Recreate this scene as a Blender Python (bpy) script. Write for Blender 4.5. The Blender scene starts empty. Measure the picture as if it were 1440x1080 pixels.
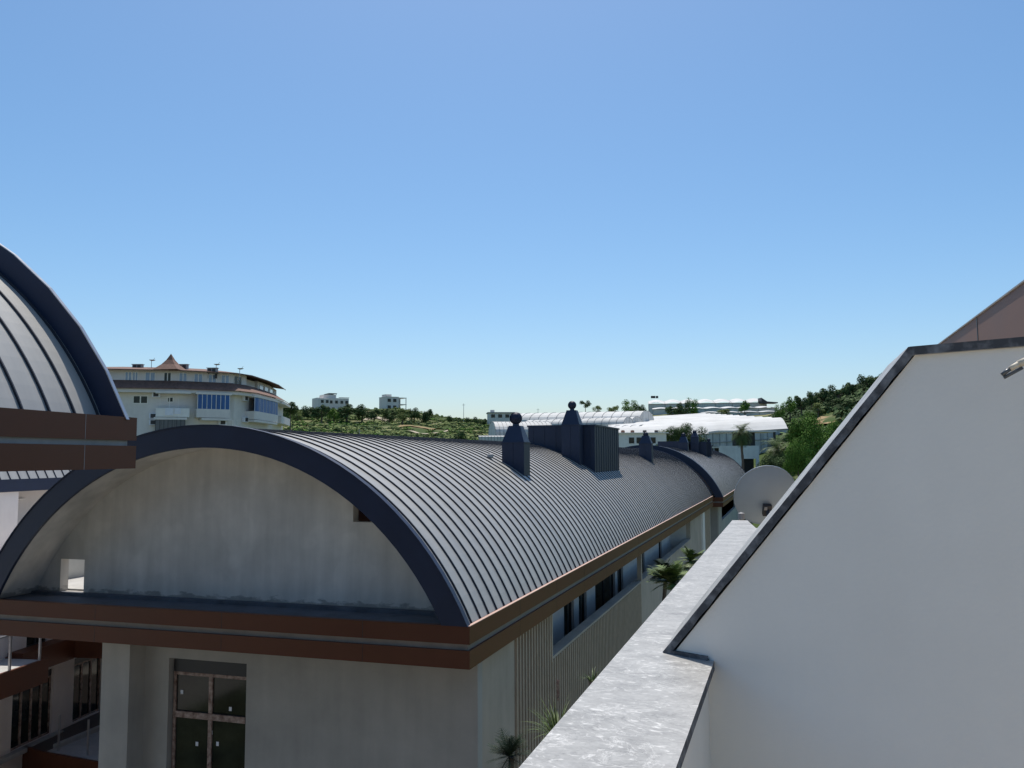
import bpy, bmesh, math, random
from math import sin, cos, pi, radians, sqrt, atan2
from mathutils import Vector, Matrix, noise
random.seed(7)
S = bpy.context.scene
COL = S.collection

# ------------------------------------------------------------ camera
F = 1220.0
def _n(v): return Vector(v).normalized()
_A = _n((1108-720, -(641-540), -F))
_X = -_n((-3142-720, -(660-540), -F)); _X = (_X - _X.dot(_A)*_A).normalized()
_Z = _X.cross(_A)
M = Matrix((_X, _A, _Z))                       # world = M @ camera space
cd = bpy.data.cameras.new("camera"); cam = bpy.data.objects.new("camera", cd); COL.objects.link(cam)
cd.sensor_width = 36; cd.lens = F/1440*36; cd.clip_start = 0.05; cd.clip_end = 5000
cam.matrix_world = M.to_4x4()
S.camera = cam
def ray(x, y): return M @ Vector((x-720, 540-y, -F))
def at(x, y, axis, v):                         # point on the plane axis = v
    d = ray(x, y); return d*(v/d['XYZ'.index(axis)])
def far(x, y, dep):                            # point at a given distance along the view axis
    return ray(x, y)*(dep/F)

# ------------------------------------------------------------ light
SUN_EL, SUN_AZ = radians(66), radians(-19)     # azimuth from +Y towards +X
w = bpy.data.worlds.new("World"); S.world = w; w.use_nodes = True
nt = w.node_tree; bg = nt.nodes['Background']
sky = nt.nodes.new('ShaderNodeTexSky'); sky.sky_type = 'NISHITA'; sky.sun_disc = False
sky.sun_elevation = SUN_EL; sky.sun_rotation = SUN_AZ
sky.air_density = .95; sky.dust_density = 1.1; sky.ozone_density = 4; sky.altitude = 50
hs = nt.nodes.new('ShaderNodeHueSaturation'); hs.inputs['Saturation'].default_value = 1.18; hs.inputs['Hue'].default_value = .493
nt.links.new(sky.outputs[0], hs.inputs['Color']); nt.links.new(hs.outputs[0], bg.inputs[0]); bg.inputs[1].default_value = 0.121
sl = bpy.data.lights.new("sun", 'SUN'); sl.energy = 4.3; sl.angle = radians(0.5); sl.color = (1, .945, .86)
so = bpy.data.objects.new("sun", sl); COL.objects.link(so)
sd = Vector((sin(SUN_AZ)*cos(SUN_EL), cos(SUN_AZ)*cos(SUN_EL), sin(SUN_EL)))
so.rotation_euler = sd.to_track_quat('Z', 'Y').to_euler()
S.view_settings.view_transform = 'Standard'; S.view_settings.look = 'None'
S.view_settings.exposure = 0.15; S.view_settings.gamma = 1

# ------------------------------------------------------------ materials
def mat(name, c, rough=.7, metal=0., var=.15, scale=3., stretch=(1, 1, 1), bump=0., bscale=20., c2=None, spec=.5,
        island=0., streak=0., lo=.3, hi=.7, detail=6):
    m = bpy.data.materials.new(name); m.use_nodes = True
    t = m.node_tree; b = t.nodes['Principled BSDF']
    b.inputs['Roughness'].default_value = rough; b.inputs['Metallic'].default_value = metal
    b.inputs['Specular IOR Level'].default_value = spec
    geo = t.nodes.new('ShaderNodeNewGeometry')
    mp = t.nodes.new('ShaderNodeMapping'); mp.inputs['Scale'].default_value = stretch
    t.links.new(geo.outputs['Position'], mp.inputs['Vector'])
    nz = t.nodes.new('ShaderNodeTexNoise'); nz.inputs['Scale'].default_value = scale; nz.inputs['Detail'].default_value = detail
    nz.inputs['Roughness'].default_value = .6
    t.links.new(mp.outputs[0], nz.inputs['Vector'])
    mr = t.nodes.new('ShaderNodeMapRange'); mr.inputs['From Min'].default_value = lo; mr.inputs['From Max'].default_value = hi
    t.links.new(nz.outputs['Fac'], mr.inputs['Value'])
    mx = t.nodes.new('ShaderNodeMix'); mx.data_type = 'RGBA'
    ca = tuple(v*(1-var) for v in c); cb = c2 if c2 else tuple(min(1, v*(1+var)) for v in c)
    mx.inputs['A'].default_value = (*ca, 1); mx.inputs['B'].default_value = (*cb, 1)
    t.links.new(mr.outputs[0], mx.inputs['Factor'])
    out = mx.outputs['Result']
    def mul(fac_socket, lo_, hi_, prev):
        r = t.nodes.new('ShaderNodeMapRange'); r.inputs['To Min'].default_value = lo_; r.inputs['To Max'].default_value = hi_
        t.links.new(fac_socket, r.inputs['Value'])
        v = t.nodes.new('ShaderNodeVectorMath'); v.operation = 'SCALE'
        t.links.new(prev, v.inputs[0]); t.links.new(r.outputs[0], v.inputs['Scale'])
        return v.outputs[0]
    if island: out = mul(geo.outputs['Random Per Island'], 1-island, 1+island, out)
    if streak:
        m2 = t.nodes.new('ShaderNodeMapping'); m2.inputs['Scale'].default_value = (3.5, 3.5, .35)
        t.links.new(geo.outputs['Position'], m2.inputs['Vector'])
        n2 = t.nodes.new('ShaderNodeTexNoise'); n2.inputs['Scale'].default_value = 1.; n2.inputs['Detail'].default_value = 5
        t.links.new(m2.outputs[0], n2.inputs['Vector'])
        out = mul(n2.outputs['Fac'], 1-streak, 1+streak, out)
    t.links.new(out, b.inputs['Base Color'])
    r2 = t.nodes.new('ShaderNodeMapRange'); r2.inputs['To Min'].default_value = max(.02, rough-.08); r2.inputs['To Max'].default_value = min(1, rough+.08)
    t.links.new(nz.outputs['Fac'], r2.inputs['Value']); t.links.new(r2.outputs[0], b.inputs['Roughness'])
    if bump:
        n3 = t.nodes.new('ShaderNodeTexNoise'); n3.inputs['Scale'].default_value = bscale; n3.inputs['Detail'].default_value = 5
        t.links.new(mp.outputs[0], n3.inputs['Vector'])
        bp = t.nodes.new('ShaderNodeBump'); bp.inputs['Strength'].default_value = bump; bp.inputs['Distance'].default_value = .02
        t.links.new(n3.outputs['Fac'], bp.inputs['Height']); t.links.new(bp.outputs[0], b.inputs['Normal'])
    return m

NAVY = mat('anthracite_sheet', (.016, .024, .054), .5, .0, .12, 2.2, bump=.05, bscale=1.5, spec=.45)
ROOF = mat('anthracite_roof_sheen', (.345, .335, .312), .42, .0, .12, 1., stretch=(.35, 2.4, .35), bump=.12, bscale=1.6, spec=.8, c2=(.385, .372, .345))  # sun sheen on the dark anthracite sheet is painted into this pale base
SEAM = mat('standing_seam', (.016, .019, .030), .5, .0, .1, 3., spec=.5)
BROWN = mat('brown_cladding', (.118, .039, .018), .5, 0, .10, .8, spec=.3, bump=.03, bscale=3)
GROOVE = mat('grey_gutter_strip', (.30, .30, .30), .6, 0, .15, 3)
STRIP = mat('warm_grey_strip', (.24, .21, .185), .6, 0, .15, 3)
CONC = mat('raw_plaster', (.61, .58, .535), .9, 0, .13, .9, bump=.25, bscale=9, streak=.28)
def add_base_dirt(m, z0):
    t = m.node_tree; b = t.nodes['Principled BSDF']; src = b.inputs['Base Color'].links[0].from_socket
    geo = t.nodes.new('ShaderNodeNewGeometry'); sp = t.nodes.new('ShaderNodeSeparateXYZ'); t.links.new(geo.outputs['Position'], sp.inputs[0])
    mp = t.nodes.new('ShaderNodeMapping'); mp.inputs['Scale'].default_value = (2.2, 2.2, 6); t.links.new(geo.outputs['Position'], mp.inputs['Vector'])
    n = t.nodes.new('ShaderNodeTexNoise'); n.inputs['Scale'].default_value = 1.3; n.inputs['Detail'].default_value = 9; n.inputs['Roughness'].default_value = .7; t.links.new(mp.outputs[0], n.inputs['Vector'])
    k = t.nodes.new('ShaderNodeMath'); k.operation = 'MULTIPLY_ADD'; t.links.new(n.outputs['Fac'], k.inputs[0]); k.inputs[1].default_value = -.55; t.links.new(sp.outputs['Z'], k.inputs[2])
    r = t.nodes.new('ShaderNodeMapRange'); r.inputs['From Min'].default_value = z0-.21; r.inputs['From Max'].default_value = z0-.15; r.inputs['To Min'].default_value = .55; r.inputs['To Max'].default_value = 1
    t.links.new(k.outputs[0], r.inputs['Value'])
    v = t.nodes.new('ShaderNodeVectorMath'); v.operation = 'SCALE'; t.links.new(src, v.inputs[0]); t.links.new(r.outputs[0], v.inputs['Scale']); t.links.new(v.outputs[0], b.inputs['Base Color'])
    # broad patches of smoother skim coat with their own outlines
    n2 = t.nodes.new('ShaderNodeTexNoise'); n2.inputs['Scale'].default_value = .8; n2.inputs['Detail'].default_value = 3; t.links.new(geo.outputs['Position'], n2.inputs['Vector'])
    r2 = t.nodes.new('ShaderNodeMapRange'); r2.inputs['From Min'].default_value = .52; r2.inputs['From Max'].default_value = .56; r2.inputs['To Min'].default_value = .96; r2.inputs['To Max'].default_value = 1.03
    t.links.new(n2.outputs['Fac'], r2.inputs['Value'])
    v2 = t.nodes.new('ShaderNodeVectorMath'); v2.operation = 'SCALE'; t.links.new(v.outputs[0], v2.inputs[0]); t.links.new(r2.outputs[0], v2.inputs['Scale']); t.links.new(v2.outputs[0], b.inputs['Base Color'])
add_base_dirt(CONC, -2.84)
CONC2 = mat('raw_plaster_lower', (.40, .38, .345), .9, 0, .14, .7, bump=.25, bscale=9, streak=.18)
WHITE = mat('white_render', (.80, .775, .72), .85, 0, .05, 1.1, bump=.09, bscale=90, streak=.06)
CREAM = mat('cream_render', (.70, .66, .615), .85, 0, .06, 1.2, bump=.1, bscale=30, streak=.05)
SLAT = mat('beige_batten', (.46, .385, .30), .6, 0, .12, 4)
SLATBACK = mat('dark_backing', (.09, .088, .088), .8, 0, .2, 2)
GLASS = mat('window_glass', (.010, .013, .014), .05, 0, .2, 1.6, c2=(.028, .034, .026), spec=.32)  # greenish mottling in the pane colour stands for reflected trees
DARK = mat('dark_frame', (.03, .03, .033), .5, 0, .1, 4)
WOODF = mat('taped_frame', (.20, .085, .06), .6, 0, .45, 9, c2=(.50, .38, .32))
RAIL = mat('steel_rail', (.42, .42, .43), .35, .8, .1, 5)
LEDGE = mat('ledge_membrane', (.09, .10, .12), .7, 0, .3, 3, bump=.2, bscale=12)
TERR = mat('terrace_tile', (.42, .41, .39), .7, 0, .12, 4)
DISH = mat('grey_dish', (.27, .33, .39), .5, 0, .05, 3)
TILE = mat('brown_roof_tiles', (.17, .095, .07), .85, 0, .3, 3, bump=.5, bscale=12)
PLASTIC = mat('greenhouse_film', (.52, .52, .50), .7, 0, .1, .2, c2=(.66, .66, .64), spec=.2)
PLASTICG = mat('greenhouse_side', (.58, .57, .54), .6, 0, .25, .6, stretch=(2, 2, .4))
LEAF = mat('dark_leaves', (.055, .092, .034), .8, 0, .3, .8, island=.4, c2=(.09, .14, .05), spec=.12)
LEAFB = mat('bright_leaves', (.085, .17, .026), .8, 0, .3, .8, island=.45, c2=(.14, .25, .045), spec=.12)
LEAFO = mat('olive_leaves', (.145, .20, .06), .85, 0, .3, .12, island=.3, c2=(.25, .29, .11), spec=.1)
PALM = mat('palm_leaves', (.07, .115, .03), .6, 0, .3, 1, island=.4, c2=(.14, .19, .06), spec=.25)
PALED = mat('dark_palm_leaves', (.02, .036, .02), .6, 0, .3, 1, island=.4, spec=.2)
BARK = mat('bark', (.14, .10, .075), .9, 0, .3, 4, bump=.5)
SOIL = mat('dry_grass_and_soil', (.075, .115, .032), .95, 0, .3, .055, c2=(.30, .27, .15), bump=.6, bscale=.8, lo=.46, hi=.70, detail=10, spec=.1)
LINEN = mat('white_cloth', (.75, .76, .8), .8, 0, .05, 4)
BLUE = mat('blue_blind', (.03, .11, .30), .5, 0, .25, 1.2, stretch=(6, 6, .5))
GREYB = mat('grey_glazing', (.10, .105, .11), .3, 0, .3, 1.2, stretch=(6, 6, .5))
EAVE_GLARE = mat('painted_eave_glare', (.52, .34, .27), .45, 0, .08, 2, spec=.8)  # pale pink stands for sun glare along the brown eave tops
PIPEM = mat('cream_pipe_foam', (.62, .55, .43), .6, 0, .1, 12)

# veined pale marble for the copings
def marble():
    m = bpy.data.materials.new('pale_marble'); m.use_nodes = True; t = m.node_tree; b = t.nodes['Principled BSDF']
    b.inputs['Roughness'].default_value = .5
    geo = t.nodes.new('ShaderNodeNewGeometry')
    def nz(scale, det, dist, rot, sc, rough=.65):
        mp = t.nodes.new('ShaderNodeMapping'); mp.inputs['Rotation'].default_value = (0, 0, rot); mp.inputs['Scale'].default_value = sc
        t.links.new(geo.outputs['Position'], mp.inputs['Vector'])
        n = t.nodes.new('ShaderNodeTexNoise'); n.inputs['Scale'].default_value = scale; n.inputs['Detail'].default_value = det
        n.inputs['Distortion'].default_value = dist; n.inputs['Roughness'].default_value = rough; t.links.new(mp.outputs[0], n.inputs['Vector']); return n.outputs['Fac']
    def ramp(fac, a, ca, b_, cb):
        r = t.nodes.new('ShaderNodeMapRange'); r.inputs['From Min'].default_value = a; r.inputs['From Max'].default_value = b_
        r.inputs['To Min'].default_value = ca; r.inputs['To Max'].default_value = cb; t.links.new(fac, r.inputs['Value']); return r.outputs[0]
    def op(o, x, y):
        n = t.nodes.new('ShaderNodeMath'); n.operation = o; t.links.new(x, n.inputs[0])
        if isinstance(y, float): n.inputs[1].default_value = y
        else: t.links.new(y, n.inputs[1])
        return n.outputs[0]
    base = ramp(nz(7, 10, .3, .3, (1, 1.3, 1)), .3, .23, .7, .40)
    fine = ramp(nz(60, 6, .2, .8, (1, 1.6, 1)), .3, -.05, .7, .05)
    flakes = ramp(nz(26, 3, .6, .4, (1, 2.0, 1), .5), .60, 0., .68, .20)
    v = op('ABSOLUTE', op('SUBTRACT', nz(2.6, 7, 1.2, .9, (1, 1.5, 1)), .5), 0.0)
    veins = ramp(v, 0., .16, .010, 0.)
    d = op('ABSOLUTE', op('SUBTRACT', nz(4.1, 9, 1.8, 2.0, (1, 1.2, 1)), .48), 0.0)
    dark = ramp(d, 0., -.07, .012, 0.)
    tot = op('ADD', op('ADD', op('ADD', op('ADD', base, fine), flakes), veins), dark)
    c = t.nodes.new('ShaderNodeCombineColor'); t.links.new(tot, c.inputs[0]); t.links.new(op('MULTIPLY', tot, .985), c.inputs[1]); t.links.new(op('MULTIPLY', tot, .945), c.inputs[2])
    t.links.new(c.outputs[0], b.inputs['Base Color'])
    return m
MARBLE = marble()
MEDGE = mat('rough_marble_edge', (.12, .125, .14), .8, 0, .5, 22, c2=(.24, .25, .265), lo=.45, hi=.75)

# ------------------------------------------------------------ mesh helpers
class MB:
    def __init__(s, fr=None): s.v = []; s.f = []; s.mi = []; s.sm = []; s.fr = fr or (lambda p: Vector(p)); s.m = 0; s.smooth = False
    def add(s, vs, fs):
        o = len(s.v); s.v += [s.fr(p) for p in vs]
        for f in fs: s.f.append([i+o for i in f]); s.mi.append(s.m); s.sm.append(s.smooth)
        return s
    def box(s, x0, x1, y0, y1, z0, z1):
        vs = [(x, y, z) for z in (z0, z1) for y in (y0, y1) for x in (x0, x1)]
        return s.add(vs, [(0, 2, 3, 1), (4, 5, 7, 6), (0, 1, 5, 4), (1, 3, 7, 5), (3, 2, 6, 7), (2, 0, 4, 6)])
    def quad(s, *p): return s.add(p, [tuple(range(len(p)))])
    def prism(s, poly, off):                   # poly: 3-d points, swept by off
        n = len(poly); off = Vector(off); a = [Vector(p) for p in poly]; b = [p+off for p in a]
        return s.add(a+b, [tuple(range(n))[::-1], tuple(range(n, 2*n))] + [(i, (i+1) % n, n+(i+1) % n, n+i) for i in range(n)])
    def tube(s, path, r, n=8, cap=True):
        path = [Vector(p) for p in path]; rs = r if isinstance(r, (list, tuple)) else [r]*len(path)
        vs = []; up = None
        for i, p in enumerate(path):
            d = (path[min(i+1, len(path)-1)]-path[max(i-1, 0)]).normalized()
            if up is None: up = d.orthogonal().normalized()
            up = (up-up.dot(d)*d).normalized(); q = d.cross(up)
            vs += [p+rs[i]*(cos(2*pi*k/n)*up+sin(2*pi*k/n)*q) for k in range(n)]
        fs = [(i*n+k, i*n+(k+1) % n, (i+1)*n+(k+1) % n, (i+1)*n+k) for i in range(len(path)-1) for k in range(n)]
        if cap: fs += [tuple(range(n))[::-1], tuple(range((len(path)-1)*n, len(path)*n))]
        return s.add(vs, fs)
    def lathe(s, c, prof, n=20):               # prof (r,z), around vertical through c
        c = Vector(c); vs = [c+Vector((r*cos(2*pi*k/n), r*sin(2*pi*k/n), z)) for r, z in prof for k in range(n)]
        return s.add(vs, [(i*n+k, i*n+(k+1) % n, (i+1)*n+(k+1) % n, (i+1)*n+k) for i in range(len(prof)-1) for k in range(n)])
    def build(s, name, mats, parent=None):
        if not isinstance(mats, (list, tuple)): mats = [mats]
        me = bpy.data.meshes.new(name)
        o = bpy.data.objects.new(name, me); COL.objects.link(o)
        vs = s.v
        if parent is not None:
            o.parent = parent; off = ROOTS[parent.name]; ROOTS[o.name] = off; vs = [v-off for v in vs]
        me.from_pydata([tuple(v) for v in vs], [], s.f)
        for m in mats: me.materials.append(m)
        me.polygons.foreach_set('material_index', s.mi); me.polygons.foreach_set('use_smooth', s.sm)
        me.update()
        return o
ROOTS = {}
def thing(name, label, cat, loc, group=None):
    o = bpy.data.objects.new(name, None); COL.objects.link(o); o.location = loc; o.empty_display_size = .3
    o['label'] = label; o['category'] = cat
    if group: o['group'] = group
    ROOTS[o.name] = Vector(loc); return o
def tag(o, label, cat, group=None):
    o['label'] = label; o['category'] = cat
    if group: o['group'] = group
    return o
def frame(o, ex, ey):
    o, ex, ey = Vector(o), Vector(ex), Vector(ey)
    return lambda p: o+ex*p[0]+ey*p[1]+Vector((0, 0, p[2]))

# barrel roof pieces, all in a local frame whose y runs along the ridge
def arc_pts(xc, zc, R, zb, n, zb2=None):
    a0 = math.asin((zb-zc)/R); a1 = pi-(math.asin(((zb2 if zb2 is not None else zb)-zc)/R))
    return [(xc+R*cos(a0+(a1-a0)*i/n), zc+R*sin(a0+(a1-a0)*i/n)) for i in range(n+1)]   # right eave -> left eave
def barrel(parent, fr, xc, zc, R, zb, y0, y1, sp=.46, n=56, cut=None, th=.05, hs=.028):
    P = arc_pts(xc, zc, R, zb, n); Pi = arc_pts(xc, zc, R-th, zb, n)
    m = MB(fr); m.smooth = True
    segs = [(y0, y1, None)] if not cut else [(y0, cut[0], None), (cut[0], cut[1], cut[2]), (cut[1], y1, None)]
    for (a, b, xlim) in segs:
        idx = [i for i in range(n) if xlim is None or P[i+1][0] > xlim]
        for i in idx:
            m.add([(P[i][0], a, P[i][1]), (P[i+1][0], a, P[i+1][1]), (P[i+1][0], b, P[i+1][1]), (P[i][0], b, P[i][1])], [(0, 1, 2, 3)])
            m.add([(Pi[i][0], a, Pi[i][1]), (Pi[i+1][0], a, Pi[i+1][1]), (Pi[i+1][0], b, Pi[i+1][1]), (Pi[i][0], b, Pi[i][1])], [(3, 2, 1, 0)])
    o = m.build('roof_sheet', ROOF, parent)
    m = MB(fr); y = y0+sp*.55; hw = .011
    Q = arc_pts(xc, zc, R+hs, zb, n)
    while y < y1:
        lim = cut[2] if cut and cut[0] < y < cut[1] else None
        for i in range(n):
            if lim is not None and P[i+1][0] <= lim: continue
            a, b, c, d = P[i], P[i+1], Q[i+1], Q[i]
            m.add([(a[0], y-hw, a[1]), (b[0], y-hw, b[1]), (c[0], y-hw, c[1]), (d[0], y-hw, d[1]),
                   (a[0], y+hw, a[1]), (b[0], y+hw, b[1]), (c[0], y+hw, c[1]), (d[0], y+hw, d[1])],
                  [(0, 1, 2, 3), (7, 6, 5, 4), (3, 2, 6, 7)])
        y += sp + random.uniform(-.012, .012)
    m.build('seam', SEAM, o)
    return o
def arch_ring(fr, name, mt, parent, xc, zc, Ri, Ro, zb, y0, y1, n=40):
    a, b = arc_pts(xc, zc, Ri, zb, n), arc_pts(xc, zc, Ro, zb, n)
    m = MB(fr)
    for i in range(n):
        p = [(a[i][0], a[i][1]), (a[i+1][0], a[i+1][1]), (b[i+1][0], b[i+1][1]), (b[i][0], b[i][1])]
        m.add([(x, y0, z) for x, z in p]+[(x, y1, z) for x, z in p],
              [(0, 1, 2, 3), (7, 6, 5, 4), (0, 4, 5, 1), (2, 6, 7, 3)] + ([(0, 3, 7, 4)] if i == 0 else []) + ([(1, 5, 6, 2)] if i == n-1 else []))
    return m.build(name, mt, parent)
def wall_holes(m, axis, c, thick, u0, u1, z0, z1, holes):
    """wall box on plane (x or y)=c.. c+thick, u across, with rectangular holes (ua,ub,za,zb)"""
    us = sorted({u0, u1, *[h[0] for h in holes], *[h[1] for h in holes]}); us = [u for u in us if u0 <= u <= u1]
    for a, b in zip(us, us[1:]):
        hs = sorted([h for h in holes if h[0] <= a+1e-6 and h[1] >= b-1e-6], key=lambda h: h[2]); z = z0
        for h in hs+[(0, 0, z1, z1)]:
            if h[2] > z+1e-6:
                if axis == 'y': m.box(a, b, min(c, c+thick), max(c, c+thick), z, h[2])
                else: m.box(min(c, c+thick), max(c, c+thick), a, b, z, h[2])
            z = h[3]
def fascia_run(m, pts, z_top, bands, out=1):
    pass
def chimney(parent, fr, x0, x1, y0, y1, zb, zs, zt, ball, zcap=None):
    m = MB(fr); m.box(x0, x1, y0, y1, zb, zs)
    cx, cy = (x0+x1)/2, (y0+y1)/2; k = .52; a = (x1-x0)/2; b = (y1-y0)/2
    m.box(x0-.02, x1+.02, y0-.02, y1+.02, zs, zs+.03)
    lo = [(cx+sx*a, cy+sy*b, zs+.03) for sx, sy in ((-1, -1), (1, -1), (1, 1), (-1, 1))]
    hi = [(cx+sx*a*k, cy+sy*b*k, zt) for sx, sy in ((-1, -1), (1, -1), (1, 1), (-1, 1))]
    m.add(lo+hi, [(0, 1, 5, 4), (1, 2, 6, 5), (2, 3, 7, 6), (3, 0, 4, 7), (4, 5, 6, 7)])
    nseam = max(2, int((x1-x0)/.3))
    for i in range(1, nseam):
        x = x0+(x1-x0)*i/nseam; m.box(x-.006, x+.006, y0-.010, y0, zb, zs)
    c = m.build('chimney', NAVY, parent)
    m = MB(fr); zc = zcap or zt; m.lathe((cx, cy, zc), [(ball*.55, -.02), (ball*.5, .06)], 16)
    # ribbed onion cowl made of vertical vanes
    N = 18
    prof = [(ball*sin(t), ball*.98-ball*cos(t)*.98+.04) for t in [pi*(.12+.8*i/10) for i in range(11)]]
    m.smooth = False
    m.lathe((cx, cy, zc), [(r*.9, z) for r, z in prof]+[(0.001, prof[-1][1]+.01)], 18)
    for k2 in range(N):
        an = 2*pi*k2/N; d = Vector((cos(an), sin(an), 0)); t_ = Vector((-sin(an), cos(an), 0))
        for i in range(10):
            (r0, z0_), (r1, z1_) = prof[i], prof[i+1]; C = Vector((cx, cy, zc))
            q = [C+d*r0*.86+Vector((0, 0, z0_)), C+d*r0+t_*.012+Vector((0, 0, z0_)), C+d*r1+t_*.012+Vector((0, 0, z1_)), C+d*r1*.86+Vector((0, 0, z1_))]
            m.add(q, [(0, 1, 2, 3)])
    m.build('cowl', NAVY, c)
    return c

W = frame((0, 0, 0), (1, 0, 0), (0, 1, 0))

# ============================================================ MAIN BUILDING
XC, ZC = -10.6, -5.245
RO, RI = 5.87, 5.45
ZE = -2.85                                     # eave / fascia top
main = thing('apartment_building', 'long building with grey seamed barrel roof and bare plaster gable facing the camera', 'building', (-10.6, 14, -9.5), 'barrel roofed apartment blocks')
# roof, cut open on its hidden left side behind the small gable opening
barrel(main, W, XC, ZC, RO-.045, ZE, 14.06, 64.0, cut=(15.3, 18.2, -13.3))
arch_ring(W, 'arch_rim', NAVY, main, XC, ZC, RI, RO, ZE-.0, 13.98, 14.05)
# light capping line on the outer edge
arch_ring(W, 'edge_trim_or_glare', NAVY, main, XC, ZC, RO+.001, RO+.02, ZE, 13.96, 14.10)
arch_ring(W, 'soffit', CONC, main, XC, ZC, RI+.02, RI+.06, ZE, 14.05, 15.02)
arch_ring(W, 'arch_rim', NAVY, main, XC, ZC, RO-.06, RO+.02, ZE, 63.95, 64.05)
# gable wall with two openings
def gable(parent, fr, xc, zc, R, zb, y0, y1, holes, mt=CONC, step=.12):
    m = MB(fr); h = sqrt(R*R-(zb-zc)**2)
    xs = sorted({*[xc-h+i*2*h/90 for i in range(91)], *[x for q in holes for x in q[:2]]})
    top = lambda x: zc+sqrt(max(0, R*R-(x-xc)**2))
    for a, b in zip(xs, xs[1:]):
        za, zb_ = top(a), top(b); hs = [q for q in holes if q[0] <= a+1e-6 and q[1] >= b-1e-6]
        segs = [(zb, None)]
        if hs:
            q = hs[0]; segs = []
            if q[2] > zb+1e-6: segs.append((zb, q[2]))
            if q[3] < min(za, zb_): segs.append((q[3], None))
        for z0, z1 in segs:
            ta, tb = (za, zb_) if z1 is None else (z1, z1)
            if ta <= z0 and tb <= z0: continue
            p = [(a, z0), (b, z0), (b, max(tb, z0)), (a, max(ta, z0))]
            m.add([(x, y0, z) for x, z in p]+[(x, y1, z) for x, z in p], [(0, 1, 2, 3), (7, 6, 5, 4), (0, 4, 5, 1), (1, 5, 6, 2), (2, 6, 7, 3), (3, 7, 4, 0)])
    return m.build('gable_wall', mt, parent)
hL0, hL1 = at(84, 832, 'Y', 15), at(119, 787, 'Y', 15)
hR0 = at(496.5, 734, 'Y', 15); hR1 = at(545, 706, 'Y', 15)
gable(main, W, XC, ZC, RI+.04, ZE, 15.0, 15.22, [(hL0.x, hL1.x, hL0.z, hL1.z), (hR0.x, hR1.x, hR0.z, hR1.z)])
# small open court behind the left opening: white side wall and sunlit floor
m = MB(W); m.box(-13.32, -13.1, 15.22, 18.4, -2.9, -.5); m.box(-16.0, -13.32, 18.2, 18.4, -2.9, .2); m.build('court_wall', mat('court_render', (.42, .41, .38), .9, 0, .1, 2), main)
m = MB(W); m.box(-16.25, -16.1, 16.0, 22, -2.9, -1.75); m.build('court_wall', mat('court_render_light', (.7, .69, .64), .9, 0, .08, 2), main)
m = MB(W); m.box(-16.09, -13.32, 15.22, 18.2, -3.0, -2.78); m.build('court_floor', TERR, main)
m = MB(W); m.box(hR0.x-.1, hR1.x+.1, 15.9, 16.0, hR0.z-.2, hR1.z+.1); m.build('opening_back', DARK, main)
# ledge + fascias
m = MB(W); m.box(-17.2, -5.26, 14.03, 15.02, ZE-.2, ZE-.015); m.box(-17.2, -5.9, 14.86, 15.0, ZE-.015, ZE+.05); m.build('ledge', LEDGE, main)
def fascia(parent, fr, x0, x1, y0, y1, zt, hh, side='xr', joints=2.9):
    """box fascia ring on the front (y0) and right (x1) with a grey groove"""
    g0, g1 = zt-hh*.42, zt-hh*.57; zb = zt-hh
    m = MB(fr)
    for a, b in ((g0, zt), (zb, g1)):
        m.box(x0, x1, y0, y0+.12, a, b); m.box(x1-.12, x1, y0+.12, y1, a, b)
    m.m = 1; x = x0+1.3
    while x < x1-.5:
        m.box(x-.004, x+.004, y0-.002, y0, g0, zt-.001); m.box(x-.004, x+.004, y0-.002, y0, zb, g1); x += joints
    y = y0+joints
    while y < y1-.5:
        m.box(x1, x1+.002, y-.004, y+.004, g0, zt-.001); m.box(x1, x1+.002, y-.004, y+.004, zb, g1); y += joints
    m.build('fascia', [BROWN, DARK], parent)
    m = MB(fr); m.box(x0, x1-.05, y0+.05, y0+.12, g1, g0); m.box(x1-.12, x1-.05, y0+.12, y1, g1, g0); m.build('gutter_strip', STRIP, parent)
    m = MB(fr); m.box(x0, x1-.01, y0+.01, y1, zb+.01, zb+.05); m.build('soffit_board', BROWN, parent)
    m = MB(fr); m.box(x1-.055, x1+.004, y0-.004, y1, zt+.001, zt+.012); m.build('edge_trim_or_glare', EAVE_GLARE, parent)  # strip added as painted glare on the fascia's top edge
fascia(main, W, -17.2, -5.2, 14.0, 64.0, ZE, .707)
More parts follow.
